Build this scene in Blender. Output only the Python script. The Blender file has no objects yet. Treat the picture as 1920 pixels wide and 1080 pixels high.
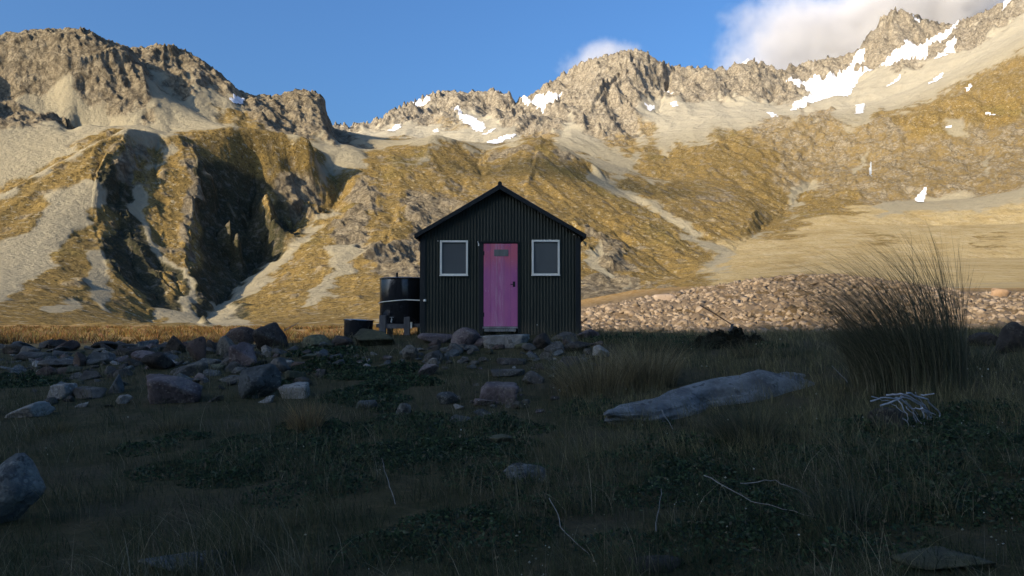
import bpy, bmesh, math, random
import numpy as np
from mathutils import Vector, Matrix

random.seed(7)
RNG = np.random.default_rng(11)
scene = bpy.context.scene
COL = scene.collection
rad = math.radians

# ------------------------------------------------------------------ camera model
F = 1280.0                       # focal length in pixels of a 1920 wide frame (24 mm)
CAMZ = 1.5
PITCH = math.atan(35.0 / 1280.0)
CP, SP = math.cos(PITCH), math.sin(PITCH)

def P(u, v, D):
    """world point seen at (u, v) of the 1920x1080 photo at depth y = D metres"""
    dx = (u - 960.0) / F
    dy = (540.0 - v) / F
    fy = CP - dy * SP
    fz = SP + dy * CP
    k = D / fy
    return (dx * k, D, CAMZ + fz * k)

def proj(x, y, z):
    zz = z - CAMZ
    d = y * CP + zz * SP
    up = -y * SP + zz * CP
    return 960.0 + F * x / d, 540.0 - F * up / d

# ------------------------------------------------------------------ sun
SUN_AZ = rad(46.5)       # degrees left of straight behind the camera
SUN_EL = rad(20.3)
SUNV = Vector((-math.sin(SUN_AZ) * math.cos(SUN_EL), -math.cos(SUN_AZ) * math.cos(SUN_EL), math.sin(SUN_EL)))

# ------------------------------------------------------------------ noise
_perm = np.random.default_rng(5).permutation(256).astype(np.int64)
_perm = np.concatenate([_perm, _perm, _perm])
_g3 = np.array([[1,1,0],[-1,1,0],[1,-1,0],[-1,-1,0],[1,0,1],[-1,0,1],[1,0,-1],[-1,0,-1],
                [0,1,1],[0,-1,1],[0,1,-1],[0,-1,-1],[1,1,0],[-1,1,0],[0,-1,1],[0,-1,-1]], float)

def noise3(x, y, z):
    xi = np.floor(x).astype(np.int64); yi = np.floor(y).astype(np.int64); zi = np.floor(z).astype(np.int64)
    xf = x - xi; yf = y - yi; zf = z - zi
    xi &= 255; yi &= 255; zi &= 255
    u = xf*xf*xf*(xf*(xf*6-15)+10); v = yf*yf*yf*(yf*(yf*6-15)+10); w = zf*zf*zf*(zf*(zf*6-15)+10)
    r = 0.0
    for i in (0, 1):
        A = _perm[xi + i]
        wu = u if i else 1 - u
        for j in (0, 1):
            B = _perm[A + yi + j]
            wv = v if j else 1 - v
            for k in (0, 1):
                h = _perm[B + zi + k] & 15
                g = _g3[h]
                ww = w if k else 1 - w
                r = r + wu*wv*ww*(g[..., 0]*(xf-i) + g[..., 1]*(yf-j) + g[..., 2]*(zf-k))
    return r

def noise2(x, y, s=0.0):
    return noise3(x, y, np.zeros_like(x) + s + 0.37)

def fbm(x, y, z, o=5, lac=2.03, gain=0.5):
    r = 0.0; a = 1.0; t = 0.0
    for i in range(o):
        r = r + a*noise3(x + 17.3*i, y - 9.1*i, z + 4.7*i); t += a
        x = x*lac; y = y*lac; z = z*lac; a *= gain
    return r / t

def ridged(x, y, z, o=5, lac=2.07, gain=0.55):
    r = 0.0; a = 1.0; t = 0.0; prev = 1.0
    for i in range(o):
        n = 1 - np.abs(noise3(x + 11.3*i, y + 5.1*i, z - 3.7*i))*1.6
        n = n*n
        r = r + a*n*prev; t += a
        prev = np.clip(n, 0, 1)
        x = x*lac; y = y*lac; z = z*lac; a *= gain
    return r / t

def smooth(a, b, x):
    t = np.clip((x - a)/(b - a), 0, 1)
    return t*t*(3 - 2*t)

# ------------------------------------------------------------------ object helpers
def tag(o, label=None, cat=None, group=None, kind=None):
    if label: o['label'] = label
    if cat: o['category'] = cat
    if group: o['group'] = group
    if kind: o['kind'] = kind
    return o

def np_mesh(name, V, Fq=None, Ft=None, smooth_shade=True):
    """mesh from numpy arrays: V (n,3), quads (m,4) and / or tris (k,3)"""
    me = bpy.data.meshes.new(name)
    V = np.asarray(V, np.float32)
    loops = []; starts = []; s = 0
    for Q in (Fq, Ft):
        if Q is None or len(Q) == 0: continue
        Q = np.asarray(Q, np.int32); k = Q.shape[1]
        loops.append(Q.ravel())
        starts.append(s + np.arange(len(Q), dtype=np.int32)*k)
        s += Q.size
    loops = np.concatenate(loops); starts = np.concatenate(starts)
    me.vertices.add(len(V)); me.vertices.foreach_set('co', V.ravel())
    me.loops.add(len(loops)); me.loops.foreach_set('vertex_index', loops)
    me.polygons.add(len(starts)); me.polygons.foreach_set('loop_start', starts)
    me.update(calc_edges=True)
    if smooth_shade:
        me.polygons.foreach_set('use_smooth', np.ones(len(starts), bool))
    me.validate()
    return me

def link(name, me, mat=None, parent=None):
    o = bpy.data.objects.new(name, me); COL.objects.link(o)
    if mat is not None and me is not None: me.materials.append(mat)
    if parent is not None: o.parent = parent
    return o

def empty(name, loc=(0, 0, 0), rz=0):
    o = bpy.data.objects.new(name, None); COL.objects.link(o)
    o.location = loc; o.rotation_euler = (0, 0, rz); o.empty_display_size = 0.2
    return o

def set_attr(me, name, arr):
    a = me.attributes.new(name, 'FLOAT_COLOR', 'POINT')
    arr = np.asarray(arr, np.float32)
    if arr.shape[1] == 3: arr = np.concatenate([arr, np.ones((len(arr), 1), np.float32)], 1)
    a.data.foreach_set('color', arr.ravel())

# ------------------------------------------------------------------ node helpers
def new_mat(name):
    m = bpy.data.materials.new(name); m.use_nodes = True
    nt = m.node_tree; nt.nodes.clear()
    out = nt.nodes.new('ShaderNodeOutputMaterial'); b = nt.nodes.new('ShaderNodeBsdfPrincipled')
    nt.links.new(b.outputs[0], out.inputs[0])
    return m, nt, b

class NB:
    """small node-graph builder"""
    def __init__(s, nt): s.nt = nt
    def n(s, t, **k):
        x = s.nt.nodes.new(t)
        for a, b in k.items(): setattr(x, a, b)
        return x
    def set(s, sock, v):
        if hasattr(v, 'is_output') or isinstance(v, bpy.types.NodeSocket): s.nt.links.new(v, sock)
        else: sock.default_value = v
    def coord(s, which='Object'):
        return s.n('ShaderNodeTexCoord').outputs[which]
    def pos(s): return s.n('ShaderNodeNewGeometry').outputs['Position']
    def noise(s, vec, scale, detail=4, rough=0.55, dist=0.0, out='Fac'):
        x = s.n('ShaderNodeTexNoise'); s.set(x.inputs['Vector'], vec)
        x.inputs['Scale'].default_value = scale; x.inputs['Detail'].default_value = detail
        x.inputs['Roughness'].default_value = rough; x.inputs['Distortion'].default_value = dist
        return x.outputs[out]
    def voro(s, vec, scale, feature='F1', out='Distance', rnd=1.0):
        x = s.n('ShaderNodeTexVoronoi', feature=feature); s.set(x.inputs['Vector'], vec)
        x.inputs['Scale'].default_value = scale; x.inputs['Randomness'].default_value = rnd
        return x.outputs[out]
    def math(s, op, a, b=None, c=None, clamp=False):
        x = s.n('ShaderNodeMath', operation=op, use_clamp=clamp)
        s.set(x.inputs[0], a)
        if b is not None: s.set(x.inputs[1], b)
        if c is not None: s.set(x.inputs[2], c)
        return x.outputs[0]
    def ramp(s, f, a, b, o0=0.0, o1=1.0):
        x = s.n('ShaderNodeMapRange'); x.interpolation_type = 'SMOOTHSTEP'
        s.set(x.inputs[0], f); x.inputs[1].default_value = a; x.inputs[2].default_value = b
        x.inputs[3].default_value = o0; x.inputs[4].default_value = o1
        return x.outputs[0]
    def mix(s, f, a, b, mode='MIX'):
        x = s.n('ShaderNodeMix', data_type='RGBA', blend_type=mode)
        s.set(x.inputs[0], f)
        for i, v in ((6, a), (7, b)):
            if isinstance(v, tuple) and len(v) == 3: v = (*v, 1)
            s.set(x.inputs[i], v)
        return x.outputs[2]
    def attr(s, name):
        return s.n('ShaderNodeAttribute', attribute_name=name)
    def sep(s, c):
        x = s.n('ShaderNodeSeparateColor'); s.set(x.inputs[0], c); return x.outputs
    def bump(s, h, strength=0.5, dist=0.1, normal=None):
        x = s.n('ShaderNodeBump'); s.set(x.inputs['Height'], h)
        x.inputs['Strength'].default_value = strength; x.inputs['Distance'].default_value = dist
        if normal is not None: s.set(x.inputs['Normal'], normal)
        return x.outputs[0]
    def scale(s, vec, k):
        x = s.n('ShaderNodeVectorMath', operation='MULTIPLY'); s.set(x.inputs[0], vec)
        x.inputs[1].default_value = k if isinstance(k, tuple) else (k, k, k)
        return x.outputs[0]
# ================================================================== NEAR GROUND HEIGHT
_G = np.array([
 (0,-30,.4),(-20,-20,.2),(20,-20,.7),(-40,0,-.2),(40,0,1.2),
 (0,0,.15),(-3,2,.12),(3,2,.3),(0,4,.18),(-4,5,.05),(4,5,.42),(-8,9,.0),(0,8,.15),(3,8,.35),(6.5,8,.62),(9,10,.75),(0,11,.25),(-4,11,.15),
 (-10,14,.1),(-15,20,.05),(-3,13.2,.45),(0,13.6,.55),(3,13,.6),(0,15.2,.74),(0,19,.82),(2.4,16.4,.8),(-2.4,16.4,.78),(-4,16,.72),(-5.2,17,.58),(-8,17,.35),
 (6,13,.75),(10,14,.9),(6,18,.75),(12,18,.8),(0,25,.5),(-6,24,.25),(-10,30,.0),(-25,30,.0),(-20,45,-.3),(-12,60,-.4),(-50,60,-.7),(-35,90,-1.3),(-75,100,-1.4),(-45,110,-1.5),
 (0,60,-.2),(0,100,-.4),(10,25,.35),(20,30,.5),(8,40,.6),
 # sunlit rubble moraine on the right
 (3,46,.3),(7.5,52,1.35),(14,58,2.0),(22,62,3.2),(31,68,4.5),(36,72,4.5),(42,72,3.2),(16,42,1.4),(26,46,2.0),(36,50,2.0),(48,60,1.6),(55,80,2.6),(14,80,1.9),(30,90,4.0),
 (20,110,4.2),(45,110,4.6),(75,110,4.6),(100,110,4.4),(70,70,1.9),(45,35,1.0),(30,24,.8),
], float)
def _tps(r2): return np.where(r2 > 1e-9, r2*np.log(np.maximum(r2, 1e-9))*.5, 0)
_gx, _gy = _G[:, 0], _G[:, 1]
_A = _tps((_gx[:, None]-_gx)**2 + (_gy[:, None]-_gy)**2) + np.eye(len(_G))*0.6
_Pm = np.stack([np.ones(len(_G)), _gx, _gy], 1)
_M = np.block([[_A, _Pm], [_Pm.T, np.zeros((3, 3))]])
_w = np.linalg.solve(_M, np.concatenate([_G[:, 2], np.zeros(3)]))
def ground_base(x, y):
    sh = x.shape; x = x.ravel(); y = y.ravel(); out = np.empty(len(x))
    for s in range(0, len(x), 60000):
        a, b = x[s:s+60000], y[s:s+60000]
        out[s:s+60000] = _tps((a[:, None]-_gx)**2 + (b[:, None]-_gy)**2) @ _w[:-3] + _w[-3] + _w[-2]*a + _w[-1]*b
    return out.reshape(sh)
def ground_h(x, y):
    x = np.asarray(x, float); y = np.asarray(y, float)
    r = np.sqrt(x*x + y*y)
    h = ground_base(np.clip(x, -110, 110), np.clip(y, -60, 115))
    hut = np.exp(-(((x - 0)/3.2)**4 + ((y - 18.5)/3.2)**4))
    a = smooth(5, 60, r)*.9 + .35
    n = fbm(x/2.6, y/2.6, 0*x, 4)*.16 + fbm(x/.7, y/.7, 0*x + 3, 3)*.05
    return h + n*a*(1 - .85*hut)
def gh(x, y): return float(ground_h(np.array([x]), np.array([y]))[0])
# ================================================================== FAR TERRAIN
# skeleton of ridges and valleys: polylines of (photo u, photo v, depth in m)
RIDGES = [
 # left mountain crest
 [(-500,230,700),(-330,150,760),(-150,85,820),(0,64,880),(60,55,900),(150,53,930),(185,70,950),(215,82,960),(250,92,980)],
 # crag behind it
 [(250,92,1060),(275,84,1080),(310,82,1090),(345,95,1110),(380,116,1130),(420,146,1150),(447,172,1165),(480,180,1180),
  (520,178,1195),(555,166,1200),(590,172,1205),(604,192,1210),(618,222,1215),(632,240,1225),(690,256,1260),(745,268,1290)],
 # ridge running down from the crest, lit on its left
 [(190,72,950),(240,114,925),(290,172,885),(340,210,860),(400,238,840)],
 # shaded gully to its right
 [(262,122,1000),(330,192,955),(400,232,925),(480,252,910),(560,268,910),(640,276,960)],
 [(330,108,1090),(345,150,1050)],
 [(575,186,1180),(560,225,1080),(545,245,1010)],
 # crag left, with a hollow
 [(0,230,760),(40,170,800),(85,140,820),(120,165,800),(130,205,770)],
 [(150,178,835),(170,205,790),(175,225,770)],
 [(60,225,740),(130,240,730)],
 # scree apron base behind the golden spur
 [(-300,480,520),(-100,420,560),(0,366,600),(100,318,640),(200,262,690),(245,245,710)],
 # golden spur crest
 [(-350,560,380),(-200,480,430),(0,364,520),(120,302,580),(200,258,630),(242,237,655)],
 [(242,237,655),(300,250,690),(350,247,720),(430,236,760),(520,250,800),(590,280,810)],
 # spur 1, down from (242,237)
 [(242,237,655),(205,290,600),(180,325,560),(178,420,500),(200,470,465),(235,525,430),(285,600,385),(300,618,340)],
 # its steep right foot and gully 1
 [(238,330,600),(262,400,562),(300,480,508),(345,550,455),(378,598,412)],
 [(222,335,586),(222,420,530),(250,500,478),(300,570,428)],
 # a lower rib between spur 1 and gully 1
 [(240,415,535),(265,470,500),(312,528,458)],
 # spur 2
 [(350,249,720),(374,300,672),(366,360,622),(358,430,565),(350,490,512),(372,528,470)],
 [(300,262,690),(290,330,628),(300,400,575),(310,470,528)],
 [(262,300,640),(272,365,590)],
 # steep foot of the dark face right of spur 2
 [(410,318,712),(410,380,672),(405,440,612),(392,500,548),(400,548,492)],
 [(480,345,760),(470,410,700),(440,480,615),(420,530,540)],
 [(545,352,785),(600,358,800)],
 # small lit ribs in the dark face
 [(432,375,612),(445,412,592)], [(500,350,712),(512,395,664),(505,420,642)], [(398,332,668),(404,365,648)], [(582,374,738),(588,388,732)],
 # main gully
 [(618,362,805),(590,395,770),(550,430,725),(480,500,620),(425,556,520),(392,596,435),(372,622,345),(350,640,200)],
 # slope right of main gully
 [(640,277,930),(622,320,870),(636,362,825),(618,420,765)],
 [(605,280,900),(560,285,860)],
 # foothill crest
 [(600,290,900),(640,275,930),(700,282,960),(760,268,1000),(815,253,1040),(860,264,1050),(908,283,1060),(960,266,1080),(1010,256,1100),
  (1060,276,1090),(1085,292,1080),(1130,318,1040)],
 # foothill spurs towards the hut
 [(815,253,1040),(790,300,930),(760,335,850),(745,370,780),(738,420,690),(720,480,590),(690,540,480),(650,590,380),(640,605,200)],
 [(690,352,800),(700,400,720),(672,450,630),(600,530,510),(520,585,420)],
 [(660,300,900),(672,360,800),(650,420,700)],
 [(1010,256,1100),(1000,310,960),(990,350,880),(960,400,790),(900,450,700),(840,500,600)],
 [(880,345,880),(840,380,800),(800,430,700),(770,490,600),(745,560,450)],
 [(905,290,1040),(900,330,940)],
 [(1000,350,880),(1090,400,820),(1180,460,740),(1260,510,640),(1290,535,560)],
 [(1020,400,760),(1100,460,660),(1170,520,560),(1200,552,460)],
 [(1060,410,745),(1120,480,640),(1150,540,520)],
 # pale stream gully right of the foothill
 [(1105,325,1060),(1200,385,950),(1290,440,840),(1360,478,740),(1320,515,600),(1230,545,430),(1210,556,200)],
 [(1130,335,1050),(1240,392,930),(1330,440,830)],
 # golden hill right of it
 [(1180,318,1300),(1240,345,1230),(1300,338,1200),(1370,360,1120),(1420,395,1000),(1390,450,850)],
 [(1250,300,1420),(1330,270,1440),(1400,290,1400),(1460,330,1300)],
 # valley right of it
 [(1520,345,1330),(1490,385,1180),(1430,430,960),(1375,474,770)],
 # fan
 [(1560,372,1180),(1640,374,1150),(1740,380,1130),(1830,372,1100),(1920,350,1060),(2100,300,1000)],
 [(1450,440,920),(1600,420,930),(1750,425,900),(1920,420,860),(2150,400,800)],
 [(1400,490,640),(1600,475,640),(1800,485,600),(1920,485,600),(2200,470,560)],
 [(1300,540,300),(1500,535,300),(1700,532,300),(1920,530,290),(2250,520,280)],
 # cliff band above the fan
 [(1460,240,1560),(1500,215,1560),(1560,225,1540),(1620,232,1500),(1700,225,1460),(1760,215,1440),(1850,225,1400),(1920,215,1380),(2150,190,1300)],
 [(1500,300,1440),(1600,310,1380),(1720,300,1330),(1850,300,1280),(2050,270,1200)],
 # central far range crest
 [(600,262,2000),(640,235,2050),(700,228,2200),(742,200,2250),(790,182,2300),(822,169,2350),(880,172,2350),(935,167,2350),(962,184,2350),(985,184,2400),
  (1012,165,2400),(1060,135,2350),(1100,112,2300),(1150,100,2280),(1192,90,2250),(1215,98,2250),(1235,112,2280),(1262,122,2320),(1320,126,2350),
  (1365,128,2400),(1388,118,2400),(1412,111,2400),(1440,118,2420),(1470,132,2450),(1500,122,2600),(1545,112,2700),(1590,106,2750),(1615,92,2760),
  (1640,60,2760),(1665,30,2760),(1683,16,2760),(1700,18,2760),(1722,26,2760),(1745,36,2750),(1790,46,2720),(1820,34,2600),(1850,24,2500),(1890,4,2400),
  (1940,-24,2300),(2050,-60,2200),(2250,-40,2100)],
 # buttress of the central range
 [(1192,90,2250),(1150,150,2080),(1110,200,1900),(1130,250,1700),(1180,280,1560)],
 [(1060,135,2350),(1050,190,2150),(1035,215,2050)],
 [(822,169,2350),(845,215,2150)],[(935,167,2350),(960,225,2100)],
 [(1260,122,2320),(1250,170,2150),(1230,215,1950)],
 [(1412,111,2400),(1420,170,2200),(1440,205,2050)],
 # foot of the central range, scree
 [(700,262,1700),(800,262,1750),(880,278,1650),(940,276,1600),(1000,262,1650),(1060,258,1600),(1100,290,1400),(1150,310,1300)],
 [(1200,260,1700),(1270,240,1750),(1350,215,1800),(1430,215,1800)],
 # high basin of snow
 [(1470,160,2350),(1530,185,2200),(1600,165,2300),(1700,110,2450),(1800,60,2550)],
 [(1500,212,1850),(1600,205,1800),(1680,180,1850),(1790,130,1850),(1900,70,1800),(2000,20,1750)],
 # golden shoulder, right
 [(1660,208,1640),(1700,190,1660),(1760,160,1680),(1840,118,1680),(1920,75,1660),(2050,20,1600),(2250,-20,1550)],
 [(1683,16,2760),(1640,100,2600),(1560,150,2420)],[(1722,26,2760),(1740,80,2600)],
]
TMIN, TMAX, DT = -1.12, 1.02, 0.0019
Y0, Y1, DL = 100.0, 3100.0, 0.0046
NC = int((TMAX - TMIN)/DT)//32*32 + 33
NR = int(math.log(Y1/Y0)/DL)//32*32 + 33
DT = (TMAX - TMIN)/(NC - 1); DL = math.log(Y1/Y0)/(NR - 1)

_cp = []
for L in RIDGES:
    for (a, b) in zip(L[:-1], L[1:]):
        pa, pb = np.array(P(*a)), np.array(P(*b))
        ta, la = pa[0]/pa[1], math.log(pa[1]/Y0); tb, lb = pb[0]/pb[1], math.log(pb[1]/Y0)
        n = int(max(abs(tb - ta)/DT, abs(lb - la)/DL)) + 2
        for s in np.linspace(0, 1, n):
            _cp.append((ta + (tb-ta)*s, la + (lb-la)*s, pa[2] + (pb[2]-pa[2])*s))
_cp = np.array(_cp)
# inner edge follows the near ground, far edge drops away behind the ranges
def edge_pts():
    E = []
    for t in np.linspace(TMIN, TMAX, NC):
        E.append((t, 0.0, float(ground_h(np.array([t*Y0]), np.array([Y0]))[0]) - 0.06))
        E.append((t, math.log(Y1/Y0), 60.0))
    return np.array(E)
_cp = np.concatenate([_cp, edge_pts()])

def solve(level, init):
    k = 2**level
    nr, nc = (NR - 1)//k + 1, (NC - 1)//k + 1
    ci = np.clip(np.rint((_cp[:, 0] - TMIN)/(DT*k)).astype(int), 0, nc - 1)
    ri = np.rint(_cp[:, 1]/(DL*k)).astype(int)
    ok = (ri >= 0) & (ri < nr) & (_cp[:, 0] >= TMIN - .01) & (_cp[:, 0] <= TMAX + .01)
    acc = np.zeros((nr, nc)); cnt = np.zeros((nr, nc))
    np.add.at(acc, (ri[ok], ci[ok]), _cp[ok, 2]); np.add.at(cnt, (ri[ok], ci[ok]), 1)
    m = cnt > 0
    val = np.where(m, acc/np.maximum(cnt, 1), 0)
    z = np.where(m, val, init)
    wt, wl = 1/(DT*DT), 1/(DL*DL)
    wt, wl = wt/(2*wt + 2*wl), wl/(2*wt + 2*wl)
    for it in range([60, 80, 120, 200, 400, 1500][level]):
        p = np.pad(z, 1, mode='edge')
        z = np.where(m, val, wt*(p[1:-1, :-2] + p[1:-1, 2:]) + wl*(p[:-2, 1:-1] + p[2:, 1:-1]))
    return z
def up2(z):
    r = np.empty((z.shape[0]*2 - 1, z.shape[1])); r[::2] = z; r[1::2] = (z[:-1] + z[1:])/2
    c = np.empty((r.shape[0], z.shape[1]*2 - 1)); c[:, ::2] = r; c[:, 1::2] = (r[:, :-1] + r[:, 1:])/2
    return c
Z = solve(5, np.full(((NR-1)//32 + 1, (NC-1)//32 + 1), 100.0))
for lv in (4, 3, 2, 1, 0):
    Z = solve(lv, up2(Z))
def blur(z, n):
    for _ in range(n):
        p = np.pad(z, 1, mode='edge')
        z = z*0.4 + 0.15*(p[1:-1, :-2] + p[1:-1, 2:] + p[:-2, 1:-1] + p[2:, 1:-1])
    return z
Z0 = Z.copy()
Z = blur(Z, 5)
tt = np.linspace(TMIN, TMAX, NC)[None, :] + np.zeros((NR, 1))
ll = np.linspace(0, math.log(Y1/Y0), NR)[:, None] + np.zeros((1, NC))
Y = Y0*np.exp(ll); X = tt*Y

# ---------------------------------------------------------------- surface kinds, as strokes (kind, width, polyline)
STROKES = [
 ('R',27,[(-100,110),(0,90),(150,72),(215,100)]),('S',17,[(60,128),(150,145),(235,178)]),('R',12,[(150,128),(215,150),(245,150)]),('R',30,[(0,190),(60,190),(115,180)]),('R',28,[(170,130),(240,150)]),
 ('R',22,[(275,100),(330,110),(400,145),(430,165)]),('R',14,[(320,155),(350,185)]),('R',24,[(500,185),(590,195),(612,235)]),
 ('R',20,[(560,235),(500,215)]),('R',12,[(190,195),(290,190)]),('R',30,[(0,215),(50,210)]),
 ('S',45,[(-200,400),(0,310),(120,250),(250,205),(330,222)]),('S',25,[(150,205),(330,200)]),('S',14,[(430,185),(395,165)]),
 ('S',18,[(280,245),(255,225)]),('S',12,[(560,268),(605,272)]),('S',22,[(100,135),(150,150)]),('S',16,[(350,225),(420,240)]),
 ('G',22,[(-200,500),(0,384),(120,318),(225,262)]),('G',22,[(-100,520),(0,440),(80,380)]),('G',26,[(340,258),(430,255),(520,270),(600,310)]),
 ('G',20,[(400,280),(560,330)]),
 ('S',13,[(165,345),(120,385),(60,430),(0,500),(-60,560)]),('S',12,[(110,440),(50,500),(0,545)]),('S',8,[(186,480),(196,540),(202,585)]),('S',7,[(90,590),(130,585)]),('S',10,[(150,400),(185,370)]),
 ('G',15,[(196,425),(160,475),(110,520),(50,560),(0,590)]),('G',14,[(240,565),(150,605),(0,612)]),('G',13,[(60,385),(0,430)]),('G',12,[(250,560),(290,610)]),('G',9,[(215,520),(230,560)]),
 ('G',14,[(0,630),(150,620),(330,625)]),
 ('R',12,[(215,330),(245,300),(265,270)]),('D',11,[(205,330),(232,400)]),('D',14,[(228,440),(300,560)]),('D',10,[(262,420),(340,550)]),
 ('S',7,[(252,360),(288,450),(345,545),(378,602)]),('S',10,[(300,590),(360,600)]),
 ('G',26,[(290,300),(310,360),(325,420),(335,480)]),('S',8,[(270,320),(300,300),(330,270)]),('R',9,[(355,310),(352,380),(345,480)]),
 ('G',10,[(280,510),(330,550)]),
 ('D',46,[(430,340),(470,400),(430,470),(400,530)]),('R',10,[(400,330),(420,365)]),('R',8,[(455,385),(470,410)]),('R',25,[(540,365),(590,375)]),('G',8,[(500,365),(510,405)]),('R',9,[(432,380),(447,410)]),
 ('S',24,[(655,288),(612,315)]),('S',12,[(620,395),(545,478),(450,545),(400,600)]),('S',9,[(650,470),(620,520),(575,570)]),
 ('S',10,[(400,615),(450,610)]),('G',26,[(590,440),(560,520),(500,590),(560,610),(650,600)]),('G',30,[(640,350),(600,390)]),
 ('G',38,[(720,300),(760,290),(870,300),(850,340),(1000,300),(1000,350)]),('S',11,[(815,266),(775,300),(738,312)]),
 ('R',15,[(693,365),(675,420),(655,440)]),('R',22,[(780,395),(840,368)]),('R',16,[(745,470),(735,520)]),('R',16,[(770,440),(700,480)]),
 ('G',18,[(730,350),(740,400),(705,440)]),('G',22,[(690,530),(640,590)]),
 ('R',9,[(930,290),(1000,280),(1005,295)]),('R',7,[(1050,290),(1075,300)]),
 ('G',50,[(1060,370),(1150,410),(1230,460),(1290,500)]),('R',8,[(1105,430),(1150,490)]),('R',8,[(1130,440),(1190,520)]),('S',7,[(1110,450),(1170,540)]),('R',10,[(1110,540),(1180,545)]),
 ('S',9,[(1108,325),(1220,390),(1300,440),(1365,475),(1335,510)]),
 ('G',40,[(1250,350),(1400,400),(1470,420)]),('R',22,[(1310,370),(1360,380)]),('G',30,[(1280,310),(1340,290),(1400,300)]),
 ('S',20,[(1070,250),(1120,280),(1170,300)]),('S',7,[(1170,300),(1215,340),(1250,345)]),('S',22,[(1210,270),(1290,225),(1310,260)]),('S',12,[(1300,265),(1320,250)]),
 ('S',7,[(1200,300),(1200,290)]),('G',18,[(1220,250),(1205,320)]),
 ('R',26,[(640,238),(720,212),(820,190),(930,180)]),('R',20,[(960,225),(1040,220)]),('R',34,[(1050,165),(1190,120),(1300,150),(1400,145),(1480,165)]),
 ('R',28,[(1110,215),(1150,240)]),('G',14,[(1150,270),(1190,275)]),
 ('S',15,[(640,250),(740,250),(850,262),(960,255)]),('S',12,[(880,225),(930,250)]),('S',20,[(1230,215),(1400,200),(1480,210)]),
 ('R',30,[(1690,50),(1740,70),(1640,110),(1560,130)]),('R',18,[(1800,80),(1900,30)]),('S',26,[(1580,215),(1700,180),(1830,110),(1920,50)]),('S',22,[(1530,190),(1650,140)]),
 ('G',34,[(1900,150),(1820,190),(1720,235)]),('M',42,[(1480,250),(1600,265),(1700,290),(1850,320),(1980,320)]),('M',30,[(1550,340),(1700,340),(1900,340)]),('M',24,[(1480,300),(1500,330)]),
 ('G',10,[(1640,215),(1700,230)]),('S',12,[(1760,225),(1800,240)]),('G',14,[(1450,300),(1400,270)]),('G',16,[(1530,260),(1500,240)]),
 ('S',10,[(1510,350),(1490,400),(1420,440)]),('S',6,[(1620,290),(1600,330),(1500,360)]),('S',6,[(1850,290),(1870,340)]),('G',22,[(1420,430),(1540,385),(1600,372)]),
 ('S',13,[(1660,385),(1760,390),(1900,365),(2000,340)]),
 ('P',45,[(1420,500),(1560,450),(1700,430),(1920,440),(2100,430)]),('P',35,[(1350,520),(1700,500),(1920,510)]),('S',14,[(1370,485),(1330,520)]),
 ('G',14,[(1600,440),(1680,450)]),('G',10,[(1830,450),(1900,460)]),('S',16,[(1500,560),(1920,555)]),
 ('G',20,[(1210,545),(1330,525)]),
]
KINDS = 'GSRPMD'  # D: shade painted into the steep gully faces
def surface_kinds(U, Vv, jit):
    W = {k: np.full(U.shape, -40.0) for k in KINDS}
    for kind, w, L in STROKES:
        d2 = np.full(U.shape, 1e12)
        for (a, b) in zip(L[:-1], L[1:]):
            ax, ay, bx, by = a[0], a[1], b[0], b[1]
            dx, dy = bx-ax, by-ay; q = max(dx*dx + dy*dy, 1e-6)
            s = np.clip(((U-ax)*dx + (Vv-ay)*dy)/q, 0, 1)
            d2 = np.minimum(d2, (U-ax-s*dx)**2 + (Vv-ay-s*dy)**2)
        W[kind] = np.maximum(W[kind], 1.2 - np.sqrt(d2)/w)
    # the nearer the stroke, in its own width, the stronger; a wide spread of jitter makes ragged edges
    for i, k in enumerate(KINDS):
        W[k] = W[k] + jit[i]
    M = np.stack([W[k] for k in KINDS]); M = M - M.max(0)
    E = np.exp(M*10.0); return E/E.sum(0)

zx_t = np.gradient(Z, DT, axis=1); zl = np.gradient(Z, DL, axis=0)
gx = zx_t/Y; gy = (zl - tt*zx_t)/Y
gl = np.sqrt(gx*gx + gy*gy) + 1e-6
ux, uy = gx/gl, gy/gl                       # uphill direction
ux, uy = blur(ux, 6), blur(uy, 6)
U, Vv = proj(X, Y, Z)
sc_ = Y/900.0                               # feature size grows with distance
# octave-stable warp, world anchored
w1 = fbm(X/70, Y/70, Z/70, 4); w2 = fbm(X/70 + 40, Y/70, Z/70, 4); w3 = fbm(X/22, Y/22 + 9, Z/22, 4)
pxm = F/Y
Uj = U + (w1*38 + w3*12)*np.minimum(1.6, pxm/1.4 + .3); Vj = Vv + (w2*26 + w3*9)*np.minimum(1.6, pxm/1.4 + .3)
# streaks along the fall line
def streak(scale, length, off, n=9):
    r = 0.0
    for q in np.linspace(-1, 1, n): r = r + noise2((X + ux*q*length)/scale + off, (Y + uy*q*length)/scale)
    return r/n*2.2
st = streak(9, 50, 0)*(1 - smooth(1200, 1700, Y)) + streak(24, 130, 7)*smooth(1200, 1700, Y)
st2 = streak(30, 120, 5); st3 = streak(85, 330, 3)
jit = np.stack([w3*1.1 + st*.35, w1*.7 + st*.5 + st2*.4, w3*-.9 + w2*.5, w2*.4 - st*.3, w1*-.4 + w3*.5, w2*-.5 + st*.5])
K = surface_kinds(Uj, Vj, jit)
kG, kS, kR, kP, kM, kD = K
outc = smooth(.10, .26, fbm(X/16 + 3, Y/16, Z/16, 4)*.75 + st*.22 + w3*.25 - .02)
kR = kR + kG*outc*.75*smooth(250, 420, Y); kG = kG*(1 - outc*.75*smooth(250, 420, Y))
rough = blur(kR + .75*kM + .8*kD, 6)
grassy = blur(kG, 6)
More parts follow.
